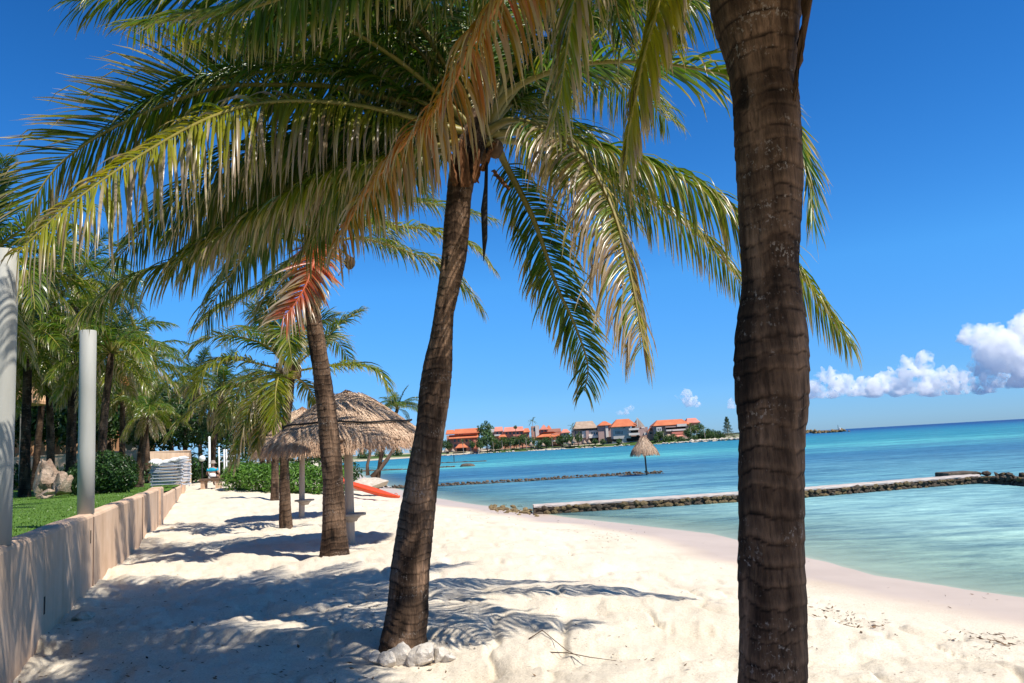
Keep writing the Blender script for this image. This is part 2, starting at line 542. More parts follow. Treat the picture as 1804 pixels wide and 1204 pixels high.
gl = t.nodes.new('ShaderNodeBsdfGlossy'); gl.inputs['Roughness'].default_value = 0.18; t.links.new(bp.outputs[0], gl.inputs['Normal'])
fr = t.nodes.new('ShaderNodeFresnel'); fr.inputs['IOR'].default_value = 1.33; t.links.new(bp.outputs[0], fr.inputs['Normal'])
fac = math_(t, 'MINIMUM', math_(t, 'MULTIPLY', fr.outputs[0], 0.5), 0.17)
wm = t.nodes.new('ShaderNodeMixShader'); t.links.new(fac, wm.inputs[0]); t.links.new(df.outputs[0], wm.inputs[1]); t.links.new(gl.outputs[0], wm.inputs[2])
at = t.nodes.new('ShaderNodeAttribute'); at.attribute_name = 'opacity'
tr = t.nodes.new('ShaderNodeBsdfTransparent'); tr.inputs[0].default_value = (0.80, 0.95, 0.93, 1)
mx = t.nodes.new('ShaderNodeMixShader')
t.links.new(at.outputs['Fac'], mx.inputs[0]); t.links.new(tr.outputs[0], mx.inputs[1]); t.links.new(wm.outputs[0], mx.inputs[2])
t.links.new(mx.outputs[0], t.nodes['Material Output'].inputs[0])
M['water'] = m
X, Y, F = polar(4.0, 14000, 420, np.linspace(-0.95, 1.45, 360))
sd = shore_sd(X, Y); dep = np.clip(-sd * 0.11, 0, 2)
op = np.where(np.hypot(X, Y) > 170, 1.0, np.clip(1 - np.exp(-2.2 * dep) + 0.2 * sstep(0.0, 0.02, dep), 0, 1))
sea = part('sea', np.stack([X, Y, np.full_like(X, SEA) + 0.006 * fbm2(X * 0.8, Y * 1.6, 3, 77) * (np.hypot(X, Y) < 80)], 1), [F], M['water'], attrs={'opacity': op})
tag(sea, kind='structure')

# ---------------------------------------------------------------- garden wall and lawn
WD = Vector((-0.3675, 1, 0)).normalized()            # along the wall
WN = Vector((WD.y, -WD.x, 0))                         # towards the beach
LAWN = 0.86
m, t, bs = new_mat('pink_stucco')
v = coords(t)
c = ramp(t, noise_n(t, v, 1.4, 6, 0.62), [(0.28, (0.53, 0.36, 0.24)), (0.52, (0.63, 0.445, 0.31)), (0.75, (0.68, 0.505, 0.37))]).outputs[0]
st = ramp(t, noise_n(t, coords(t, (3.0, 3.0, 0.25)), 2.0, 6, 0.7), [(0.35, (0.62, 0.56, 0.5)), (0.6, (1, 1, 1))]).outputs[0]
c = mixc(t, 0.35, c, mixc(t, 1.0, c, st, 'MULTIPLY'))
t.links.new(c, bs.inputs['Base Color']); bs.inputs['Roughness'].default_value = 0.88; bs.inputs['Specular IOR Level'].default_value = 0.2
bump(t, bs, noise_n(t, v, 38, 6, 0.7), 0.35, 0.008)
M['stucco'] = m

M['joint'] = plain('joint_filler', (0.16, 0.11, 0.085), 0.9, 0.1)

def wall_seg(name, y0, y1, top, parent, thick=0.26, off=0.0, mat='stucco', n=26):
    """a length of wall along the garden edge with a softly rounded, slightly wavy top"""
    V = []; F = []
    ys = np.linspace(y0, y1, n)
    prof = [(0.0, None), (0.0, -0.05), (-0.015, -0.02), (-0.05, 0.0), (-thick + 0.05, 0.0), (-thick + 0.015, -0.02), (-thick, -0.05), (-thick, None)]
    for y in ys:
        b = Vector((wall_x(y), y, 0)) + WN * off
        wob = 0.012 * float(noise2(np.array([y * 0.8]), np.array([0.3]), 4)[0])
        for o, dz in prof:
            p = b + WN * (o + (wob * 0.5 if o > -0.1 else 0))
            V.append((p.x, p.y, -0.6 if dz is None else top + dz + wob))
    k = len(prof)
    for i in range(n - 1):
        for j in range(k - 1):
            a = i * k + j
            F.append((a, a + k, a + k + 1, a + 1))
    F.append(tuple(range(k))); F.append(tuple(range((n - 1) * k, n * k))[::-1])
    return part(name, V, F, M[mat], parent, smooth=False)

gw = thing('garden_wall', (wall_x(6.5), 6.5, 0), 'long low pink stucco wall between the green lawn and the sand', 'wall')
wall_seg('wall_body', -4.0, 23.6, 1.05, gw, n=70)
wall_seg('wall_pier', 23.603, 24.6, 1.08, gw, 0.36, 0.05, n=4)
wall_seg('low_wall_body', 24.603, 37.0, 0.80, gw, 0.26, -0.02, n=20)
wall_seg('wall_pier', 37.003, 38.2, 1.08, gw, 0.36, 0.08, n=4)
for px, py in ((128, 1027), (78, 1067), (160, 946)):
    # weep slots: dark blocks on the face, the shade inside the holes put into their colour
    best = None
    for y in np.linspace(5, 14, 400):
        p = Vector((wall_x(y), y, 0)); q = at_y(px, py, y)
        if best is None or abs(q.x - p.x) < best[0]: best = (abs(q.x - p.x), y, q.z)
    y, z = best[1], best[2]
    b = Vector((wall_x(y), y, z)) + WN * 0.003
    q = MB()
    for s0, s1, z0, z1, pr in ((-0.025, 0.025, -0.09, 0.09, 0.0),):
        vs = [b + WD * s + Vector((0, 0, zz)) for s, zz in ((s0, z0), (s1, z0), (s1, z1), (s0, z1))]
        vi = [p - WN * 0.03 for p in vs]
        n0 = len(q.v); q.v += [tuple(p) for p in vs + vi]
        q.f += [(n0, n0+1, n0+2, n0+3), (n0+4, n0+7, n0+6, n0+5), (n0, n0+4, n0+5, n0+1), (n0+1, n0+5, n0+6, n0+2), (n0+2, n0+6, n0+7, n0+3), (n0+3, n0+7, n0+4, n0)]
    q.build('weep_slot_shade', M['dark'], gw)

for k, px in enumerate((164, 251, 291)):
    # thin open joint down the render
    y = min(np.linspace(6, 23, 3000), key=lambda y: abs(project((wall_x(y), y, 0.6))[0] - px))
    b = Vector((wall_x(y), y, 0)) + WN * 0.012
    q = MB(); n0 = 0
    vs = [b + WD * s_ + Vector((0, 0, z_)) for s_, z_ in ((-0.008, -0.2), (0.008, -0.2), (0.010, 1.0), (-0.006, 1.0))]
    q.v = [tuple(v_) for v_ in vs + [v_ - WN * 0.05 for v_ in vs]]
    q.f = [(0, 1, 2, 3), (4, 7, 6, 5), (0, 4, 5, 1), (1, 5, 6, 2), (2, 6, 7, 3), (3, 7, 4, 0)]
    q.build('wall_joint', M['joint'], gw)

# lawn sheet
u = np.concatenate([np.linspace(-4, 46, 101), np.linspace(46, 90, 20)[1:]]); w = np.concatenate([np.linspace(0.1, 14, 40), np.linspace(14, 90, 16)[1:]])
U, Wd = np.meshgrid(u, w)
bx = wall_x(U) - WN.x * Wd; by = U - WN.y * Wd
lz = LAWN + 0.03 * fbm2(bx * 0.3, by * 0.3, 3, 8) - 0.02
nu = len(u)
i = np.arange((len(w) - 1) * (nu - 1)); a = (i // (nu - 1)) * nu + i % (nu - 1)
F = np.stack([a, a + 1, a + nu + 1, a + nu], 1)
M['lawn'] = rough_mat('lawn_turf', (0.06, 0.125, 0.012), (0.10, 0.19, 0.022), 1.6, 0.95, 0.8, 0.03)
lawn = part('lawn', np.stack([bx.ravel(), by.ravel(), lz.ravel()], 1), [F], M['lawn'])
tag(lawn, kind='structure')
# grass blades
n = 46000
uu = 7 + 33 * nr.random(n) ** 1.2; ww = 0.3 + 11 * nr.random(n) ** 1.1
gx = wall_x(uu) - WN.x * ww; gy = uu - WN.y * ww
gzv = LAWN - 0.02 + 0.03 * fbm2(gx * 0.3, gy * 0.3, 3, 8)
h = 0.018 + 0.022 * nr.random(n); a = nr.random(n) * 2 * math.pi; wd = 0.008 + 0.01 * nr.random(n)
lean = 0.03 * nr.standard_normal((n, 2))
V = np.empty((n, 3, 3))
V[:, 0] = np.stack([gx - np.cos(a) * wd, gy - np.sin(a) * wd, gzv - 0.01], 1)
V[:, 1] = np.stack([gx + np.cos(a) * wd, gy + np.sin(a) * wd, gzv - 0.01], 1)
V[:, 2] = np.stack([gx + lean[:, 0], gy + lean[:, 1], gzv + h], 1)
k = nr.random(n)[:, None]
C = (1 - k) * np.array([0.06, 0.13, 0.012]) + k * np.array([0.12, 0.21, 0.03])
gr = part('grass', V.reshape(-1, 3), [np.arange(n * 3).reshape(n, 3)], M['leaf'], col=np.repeat(C, 3, 0))
tag(gr, 'short bright green grass growing on the raised lawn', 'grass', kind='stuff')

# round posts standing on the wall
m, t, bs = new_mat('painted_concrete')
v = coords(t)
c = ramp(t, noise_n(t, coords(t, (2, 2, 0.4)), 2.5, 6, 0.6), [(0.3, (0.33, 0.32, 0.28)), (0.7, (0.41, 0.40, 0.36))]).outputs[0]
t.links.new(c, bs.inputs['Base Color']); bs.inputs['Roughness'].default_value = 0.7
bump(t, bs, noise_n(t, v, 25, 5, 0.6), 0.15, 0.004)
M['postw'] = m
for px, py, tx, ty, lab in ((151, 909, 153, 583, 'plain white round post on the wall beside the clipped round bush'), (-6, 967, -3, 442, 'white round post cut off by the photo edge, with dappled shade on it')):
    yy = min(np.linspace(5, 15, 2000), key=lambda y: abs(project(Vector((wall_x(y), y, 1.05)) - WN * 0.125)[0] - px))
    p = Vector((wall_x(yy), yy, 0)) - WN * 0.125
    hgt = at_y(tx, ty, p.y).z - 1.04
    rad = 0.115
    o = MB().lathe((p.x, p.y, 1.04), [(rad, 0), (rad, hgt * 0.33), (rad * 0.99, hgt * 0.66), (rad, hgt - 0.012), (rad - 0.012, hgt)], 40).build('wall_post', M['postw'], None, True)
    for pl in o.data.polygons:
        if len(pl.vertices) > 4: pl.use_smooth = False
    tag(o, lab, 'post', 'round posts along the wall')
# ---------------------------------------------------------------- palms
GREEN0, GREEN1 = np.array([0.020, 0.058, 0.008]), np.array([0.066, 0.150, 0.016])
YELLOW, ORANGE = np.array([0.38, 0.33, 0.02]), np.array([0.42, 0.085, 0.035])
BROWN, PALE = np.array([0.15, 0.085, 0.04]), np.array([0.44, 0.36, 0.27])

def unit(a): return a / (np.linalg.norm(a, axis=-1, keepdims=True) + 1e-12)

def frond_arrays(P, nleaf=75, L=0.8, wid=0.042, start=0.16, twist=(0, 0), vee=0.25, droop=0.35, sweep=(0.45, 1.0), yel=0.15, dry=0.3, red=0.0,
                 segs=6, limp=0.35, seed=1, r0=0.032, r1=0.005, fold=True, ends=(0.5, 0.45), sides=(1.0, 1.0), nr_=40):
    g = np.random.default_rng(seed)
    R, Ltot = catmull(P, nr_)
    T = unit(np.gradient(R, axis=0))
    Lat = np.zeros_like(R)
    l = np.cross(T[0], [0, 0, 1.0])
    if np.linalg.norm(l) < 0.15: l = np.cross(T[0], [0, 1.0, 0])
    l = unit(l)
    for i in range(nr_):
        l = unit(l - T[i] * np.dot(l, T[i])); Lat[i] = l
    tw = np.linspace(twist[0], twist[1], nr_)[:, None]
    Nn = np.cross(Lat, T)
    Lat, Nn = Lat * np.cos(tw) + Nn * np.sin(tw), Nn * np.cos(tw) - Lat * np.sin(tw)
    # leaflets
    tt = np.concatenate([np.linspace(start, 0.992, nleaf)] * 2); side = np.repeat([1.0, -1.0], nleaf); n = 2 * nleaf
    tt = np.clip(tt + g.normal(0, 0.35 / nleaf, n), start * 0.95, 0.996)
    f = tt * (nr_ - 1); i0 = np.minimum(f.astype(int), nr_ - 2); fr = (f - i0)[:, None]
    I = lambda A: A[i0] * (1 - fr) + A[i0 + 1] * fr
    B, Tt, La, Na = I(R), unit(I(T)), unit(I(Lat)), unit(I(Nn))
    q = np.clip((tt - start) / (1 - start), 0, 1)
    ln = L * np.interp(q, [0, 0.12, 0.35, 0.7, 0.93, 1], [ends[0], 0.82, 1.0, 0.86, ends[1] + 0.1, ends[1]]) * g.uniform(0.82, 1.1, n) * np.where(side > 0, sides[0], sides[1])
    broken = g.random(n) < 0.06
    ln = np.where(broken, ln * g.uniform(0.4, 0.8, n), ln)
    sw = (sweep[0] + (sweep[1] - sweep[0]) * q + g.normal(0, 0.07, n))[:, None]
    vv = (vee + g.normal(0, 0.13, n))[:, None]
    d = unit((La * side[:, None] * np.cos(vv) + Na * np.sin(vv)) * np.cos(sw) + Tt * np.sin(sw))
    wax = unit(Tt - d * np.sum(Tt * d, 1, keepdims=True))
    nrm = np.cross(d, wax)
    ra = g.normal(0.0, 0.6, n)[:, None] + 0.35 * side[:, None]
    wax = unit(wax * np.cos(ra) + nrm * np.sin(ra))
    W_ = wid * np.interp(q, [0, 0.2, 0.7, 1], [0.7, 1, 0.85, 0.5]) * g.uniform(0.75, 1.15, n)
    wp = np.interp(np.linspace(0, 1, segs + 1), [0, 0.12, 0.35, 0.65, 0.88, 1], [0.45, 0.85, 1, 0.82, 0.42, 0.06])
    dr = droop * g.uniform(0.6, 1.5, n)
    lim = g.random(n) < limp; kink = g.uniform(0.35, 0.8, n)
    k = 3 if fold else 2
    V = np.empty((n, segs + 1, k, 3)); C = np.empty((n, segs + 1, k, 3))
    mixg = g.random(n)[:, None]
    base = GREEN0 * (1 - mixg) + GREEN1 * mixg
    yl = np.clip(yel * 0.8 - 0.04 + g.normal(0, 0.10, n) + 0.12 * (q - 0.5), 0, 1)[:, None]
    base = base * (1 - yl) + YELLOW * yl
    orr = np.clip(red + g.normal(0, 0.12, n) * (red > 0), 0, 1)[:, None]
    s_dry = 1.06 - np.clip(dry * g.uniform(0.0, 1.45, n) + 0.25 * dry * q, 0, 1.05)
    deadtone = g.uniform(0, 1, n)[:, None]
    p = B.copy()
    for s in range(segs + 1):
        u = s / segs
        nm = np.cross(d, wax)
        hw = (W_ * wp[s] * 0.5)[:, None]
        if k == 3:
            V[:, s, 0] = p - wax * hw; V[:, s, 1] = p - nm * hw * 0.55; V[:, s, 2] = p + wax * hw
        else:
            V[:, s, 0] = p - wax * hw; V[:, s, 1] = p + wax * hw
        dk = sstep(-0.10, 0.16, u - s_dry)[:, None]
        ye = sstep(-0.26, 0.02, u - s_dry)[:, None] * 0.55
        c = base * (1 - ye) + YELLOW * 0.8 * ye
        c = c * (1 - orr) + ORANGE * orr
        dead = BROWN * (1 - deadtone) + PALE * deadtone
        dead = dead * (1 - 0.5 * u) + PALE * 0.5 * u
        c = c * (1 - dk) + dead * dk
        C[:, s] = c[:, None, :]
        p = p + d * (ln / segs)[:, None]
        bend = dr / segs * (1.0 + 1.6 * u)
        bend = np.where(lim & (u > kink), bend + 3.2 / segs, bend)[:, None]
        side_w = g.normal(0, 0.035, (n, 3))
        d = unit(d + np.array([0, 0, -1.0]) * bend * 1.6 + side_w)
        wax = unit(wax - d * np.sum(wax * d, 1, keepdims=True))
    idx = np.arange(n * (segs + 1) * k).reshape(n, segs + 1, k)
    Fs = [np.stack([idx[:, :-1, j], idx[:, :-1, j + 1], idx[:, 1:, j + 1], idx[:, 1:, j]], -1).reshape(-1, 4) for j in range(k - 1)]
    # rachis
    sg = 6
    rad = np.interp(np.linspace(0, 1, nr_), [0, 0.05, 0.15, 0.5, 1], [r0 * 2.1, r0 * 1.5, r0, r0 * 0.6, r1])
    aa = np.arange(sg) * 2 * math.pi / sg
    RV = (R[:, None] + (Lat[:, None] * np.cos(aa)[None, :, None] * 1.25 + Nn[:, None] * np.sin(aa)[None, :, None] * 0.8) * rad[:, None, None]).reshape(-1, 3)
    ii = np.arange(nr_ - 1)[:, None] * sg + np.arange(sg)[None]; jj = np.arange(nr_ - 1)[:, None] * sg + (np.arange(sg)[None] + 1) % sg
    RF = np.stack([ii, jj, jj + sg, ii + sg], -1).reshape(-1, 4)
    tcol = np.linspace(0, 1, nr_)[:, None]
    rc = (np.array([0.20, 0.17, 0.035]) * (1 - yel * 0.5) + YELLOW * yel * 0.6) * (1 - dry * 0.4) + BROWN * dry * 0.5
    rc = rc * (1 - red) + ORANGE * 1.3 * red
    RC = np.repeat(np.broadcast_to(rc, (nr_, 3)) * (0.8 + 0.3 * tcol), sg, 0)
    return (V.reshape(-1, 3), Fs, C.reshape(-1, 3)), (RV, [RF], RC)

def add_frond(tree, P, label=None, **kw):
    kw['nleaf'] = int(kw.get('nleaf', 75) * 1.8); kw['wid'] = kw.get('wid', 0.042) * 0.68
    (V, F, C), (RV, RF, RC) = frond_arrays(P, **kw)
    o = part('frond', V, F, M['frond'], tree, col=C)
    part('rachis', RV, RF, M['rachis'], o, col=RC)
    if label: o['label'] = label
    return o

def px_path(pts, Ydef):
    return [tuple(at_y(p[0], p[1], p[2] if len(p) > 2 else Ydef)) for p in pts]

def trunk_mesh(tree, cen, rad, ring=0.10, seg=40, seed=1, dark=0.0, rough_amp=1.0, mat='trunk'):
    """tapered palm trunk with ringed leaf scars; cen: list of centres, rad: radii (bottom to top)"""
    g = np.random.default_rng(seed)
    cen = np.asarray(cen, float); rad = np.asarray(rad, float)
    Ls = np.concatenate([[0], np.cumsum(np.linalg.norm(np.diff(cen, axis=0), axis=1))])
    n = int(max(24, min(620, Ls[-1] / (ring / 9))))
    cp, _ = catmull(np.column_stack([cen, rad]), n)
    R, rr = cp[:, :3], cp[:, 3]
    s = np.concatenate([[0], np.cumsum(np.linalg.norm(np.diff(R, axis=0), axis=1))])
    edges = [0.0]
    while edges[-1] < s[-1] + ring: edges.append(edges[-1] + ring * g.uniform(0.55, 1.45))
    edges = np.array(edges)
    aa = np.linspace(0, 2 * math.pi, seg, endpoint=False)
    A, Sg = np.meshgrid(aa, s)
    ca, sa = np.cos(A), np.sin(A)
    wob = 0.35 * ring * (noise2(ca * 1.3 + 3, sa * 1.3 + Sg * 1.5, seed) + 0.4 * noise2(ca * 4, sa * 4 + Sg * 3, seed + 1))
    sw = Sg + wob
    k = np.clip(np.searchsorted(edges, sw.ravel()) - 1, 0, len(edges) - 2).reshape(sw.shape)
    ph = (sw - edges[k]) / (edges[k + 1] - edges[k])
    amp = g.uniform(0.4, 1.3, len(edges))[k]
    prof = (0.5 - ph) * 0.034 - 0.036 * np.exp(-((ph - 0.03) / 0.07) ** 2)
    nz = 0.035 * fbm3(ca * 2.2, sa * 2.2, Sg * 3.0, 4, seed + 5)
    lump = 0.03 * fbm3(ca * 0.8, sa * 0.8, Sg * 1.2, 2, seed + 9)
    hole = sstep(0.60, 0.9, noise3(ca * 1.9, sa * 1.9, Sg * 4.2, seed + 13))
    f = 1 + rough_amp * (prof * amp + nz + lump - 0.10 * hole)
    rX = rr[:, None] * f
    T = unit(np.gradient(R, axis=0))
    U = unit(np.cross(np.array([0, 1.0, 0]), T)); Wv = np.cross(T, U)
    V = R[:, None] + (U[:, None] * ca[..., None] + Wv[:, None] * sa[..., None]) * rX[..., None]
    scar = np.exp(-((ph - 0.03) / 0.085) ** 2) * np.clip(0.75 + 0.6 * noise2(ca * 2 + Sg, sa * 2 + Sg * 0.7, seed + 31), 0, 1.2)
    tone = 0.46 + 0.22 * (np.exp(-((ph - 0.28) / 0.14) ** 2) - 0.3) + 0.44 * fbm3(ca * 1.2, sa * 1.2, Sg * 2.6, 4, seed + 21) + 0.16 * (amp - 0.85)
    c0, c1 = np.array([0.034, 0.020, 0.012]), np.array([0.215, 0.138, 0.088])
    C = c0 + (c1 - c0) * np.clip(tone, 0, 1)[..., None]
    C = C * (1 - 0.62 * sstep(0.05, 0.55, fbm3(ca * 0.9 + 7, sa * 0.9, Sg * 1.7, 4, seed + 41)))[..., None]
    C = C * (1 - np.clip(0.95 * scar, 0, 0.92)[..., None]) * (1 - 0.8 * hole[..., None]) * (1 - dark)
    ii = np.arange(n - 1)[:, None] * seg + np.arange(seg)[None]; jj = np.arange(n - 1)[:, None] * seg + (np.arange(seg)[None] + 1) % seg
    F = np.stack([ii, jj, jj + seg, ii + seg], -1).reshape(-1, 4)
    return part('trunk', V.reshape(-1, 3), [F], M[mat], tree, col=C.reshape(-1, 3))

def trunk_px(tree, prof, Y, **kw):
    cen, rad = [], []
    for row in prof:
        y, xl, xr = row[:3]; yy = row[3] if len(row) > 3 else Y
        a, b = at_y(xl, y, yy), at_y(xr, y, yy)
        cen.append((a + b) / 2); rad.append((b - a).length / 2)
    return trunk_mesh(tree, cen, rad, **kw)

m, t, bs = new_mat('palm_trunk')
a = t.nodes.new('ShaderNodeVertexColor'); a.layer_name = 'Col'
fib = noise_n(t, coords(t, (1, 1, 0.13)), 44, 7, 0.75)
c = mixc(t, 1.0, a.outputs[0], ramp(t, fib, [(0.32, (0.35, 0.33, 0.32)), (0.68, (1.6, 1.52, 1.45))]).outputs[0], 'MULTIPLY')
v = coords(t)
lsp = ramp(t, noise_n(t, coords(t, (1, 1, 0.7)), 75, 3, 0.6), [(0.56, (0, 0, 0)), (0.62, (1, 1, 1))]).outputs[0]
lich = math_(t, 'MULTIPLY', lsp, ramp(t, noise_n(t, coords(t, (1, 1, 2.2)), 3.2, 5, 0.7), [(0.53, (0, 0, 0)), (0.62, (1, 1, 1))]).outputs[0])
c = mixc(t, math_(t, 'MULTIPLY', lich, 0.7), c, (0.36, 0.31, 0.26))
crack = noise_n(t, coords(t, (1, 1, 0.22)), 26, 5, 0.8)
cr = ramp(t, crack, [(0.30, (0.25, 0.25, 0.25)), (0.40, (1, 1, 1))]).outputs[0]
c = mixc(t, 1.0, c, cr, 'MULTIPLY')
t.links.new(c, bs.inputs['Base Color']); bs.inputs['Roughness'].default_value = 0.9; bs.inputs['Specular IOR Level'].default_value = 0.18
bump(t, bs, math_(t, 'ADD', math_(t, 'MULTIPLY', fib, 0.6), crack), 1.0, 0.02)
M['trunk'] = m
M['fibre'] = vcol_mat('palm_fibre', 0.95, 0.1, 40, 0.4, 0.8, 0.01, (1, 1, 0.15))
M['coconut'] = rough_mat('coconut_husk', (0.06, 0.032, 0.015), (0.15, 0.085, 0.04), 8, 0.7, 0.5, 0.01)

def coconut(tree, p, r=0.09, c=None):
    V, F = [], []
    b = MB().lathe(p, [(r * x, r * z) for x, z in ((0.08, -1.25), (0.55, -1.0), (0.9, -0.45), (1.0, 0.1), (0.86, 0.65), (0.5, 1.0), (0.08, 1.12))], 14)
    return b.build('coconut', M['coconut'], tree, True)

def sheath(tree, base, top_dir, L, w, seed, label=None, prof=(0.75, 1.0, 0.7, 0.35), col=((0.15, 0.09, 0.05), (0.24, 0.16, 0.095))):
    """a curved fibrous leaf-base sheath clasping the trunk top"""
    g = np.random.default_rng(seed)
    base = np.array(base); d = unit(np.array(top_dir)); ax = unit(np.cross(d, [0, 0, 1.0])); nn = np.cross(ax, d)
    ns, nw = 14, 9
    V, C = [], []
    for i in range(ns):
        u = i / (ns - 1)
        ww = w * np.interp(u, [0, 0.2, 0.7, 1], prof)
        for j in range(nw):
            q = (j / (nw - 1) - 0.5) * 2
            p = base + d * L * u + ax * ww * q * 0.5 - nn * (q * q) * ww * 0.28 + nn * 0.05 * u * L
            p = p + g.normal(0, 0.006, 3)
            V.append(p); k = g.random()
            C.append(np.array(col[0]) * (1 - k) + np.array(col[1]) * k)
    F = [(i * nw + j, i * nw + j + 1, (i + 1) * nw + j + 1, (i + 1) * nw + j) for i in range(ns - 1) for j in range(nw - 1)]
    o = part('leaf_sheath', V, F, M['fibre'], tree, col=np.array(C))
    sm = o.modifiers.new('thick', 'SOLIDIFY'); sm.thickness = 0.012
    return o

# ---- palm in the right foreground: only its trunk and the hanging ends of its crown are in view
YA = 3.55
pa = on_ground(1362, 1410)
tA = thing('coconut_palm', (at_y(1362, 1204, YA).x, YA, 0), 'nearest palm, thick dark trunk running the full height of the photo by the water', 'palm tree', 'coconut palms along the beach')
profA = [(1425,1286,1436),(1385,1296,1426),(1330,1299,1421),(1204,1300,1420),(1100,1303,1419),(1000,1303,1416),(930,1304,1415),(850,1303,1414),(800,1303,1414),(760,1303,1415),(720,1299,1419),(690,1296,1420),(640,1294,1421),(600,1296,1420),(560,1301,1416),(520,1307,1411),(490,1309,1406),(460,1308,1405),(400,1303,1408),(300,1297,1411),(200,1292,1409),(150,1289,1402),(120,1285,1402),(90,1278,1403),(60,1268,1405),(30,1260,1408),(0,1254,1412),(-60,1244,1424),(-120,1250,1420),(-190,1290,1390)]
trunk_px(tA, profA, YA, ring=0.085, seg=64, seed=3, dark=0.0)
ca = at_y(1345, -190, YA)
for (px, py, dx, dy, dz, L, w, sd_) in ((1397, 175, 0.24, -0.05, 0.97, 0.85, 0.11, 5), (1345, 30, 0.0, -0.5, 0.85, 0.5, 0.30, 6), (1330, -20, -0.2, 0.4, 0.9, 0.5, 0.3, 7), (1390, -30, 0.35, 0.3, 0.9, 0.5, 0.3, 8)):
    b = at_y(px, py, YA - 0.13 if sd_ < 7 else YA + 0.1)
    sheath(tA, b, (dx, dy, dz), L, w, sd_, prof=(0.12, 0.4, 0.95, 1.0), col=((0.06, 0.034, 0.02), (0.12, 0.072, 0.042)))
FA = [
 ([(1345,-180,3.55),(1150,-330,3.7),(900,-250,4.0),(650,-75,4.4),(450,12,4.8),(330,32,5.0),(228,46,5.3)], dict(L=0.55, yel=0.12, dry=0.25, droop=0.5, vee=-0.15, nleaf=100)),
 ([(1340,-180,3.5),(1180,-330,3.75),(1000,-200,4.1),(882,0,4.4),(832,76,4.5),(792,160,4.6),(749,213,4.65),(689,282,4.75),(632,359,4.85),(590,442,4.95)], dict(L=0.56, yel=0.7, dry=0.55, droop=1.0, vee=-0.4, red=0.5, nleaf=90, sweep=(0.3, 0.8))),
 ([(1345,-190,3.5),(1215,-330,3.3),(1070,-140,3.0),(1022,-30,2.95),(1010,20,2.95),(1000,80,3.0),(990,150,3.05),(975,215,3.1)], dict(L=0.45, yel=0.35, dry=0.5, droop=0.7, vee=-0.1, nleaf=64, r0=0.016, wid=0.034)),
 ([(1345,-190,3.5),(1260,-260,3.25),(1185,-90,3.1),(1158,20,3.05),(1135,100,3.05),(1122,166,3.1),(1108,233,3.15),(1103,288,3.2)], dict(L=0.36, yel=0.75, dry=0.4, droop=1.1, vee=-0.2, sweep=(0.7, 1.15), nleaf=64, r0=0.016, wid=0.034)),
 ([(1345,-190,3.5),(1180,-420,3.9),(1010,-330,4.4),(880,-170,5.0),(790,-60,5.5),(750,20,5.8)], dict(L=0.6, yel=0.05, dry=0.2, droop=0.6, vee=-0.1, nleaf=90)),
 ([(1345,-190,3.5),(1250,-480,3.9),(1150,-420,4.6),(1080,-240,5.2),(1060,-110,5.6),(1050,-10,5.9)], dict(L=0.6, yel=0.3, dry=0.5, droop=0.8, vee=-0.2, nleaf=80)),
]
for i, (pts, kw) in enumerate(FA):
    add_frond(tA, px_path(pts, YA), seed=100 + i, **kw)
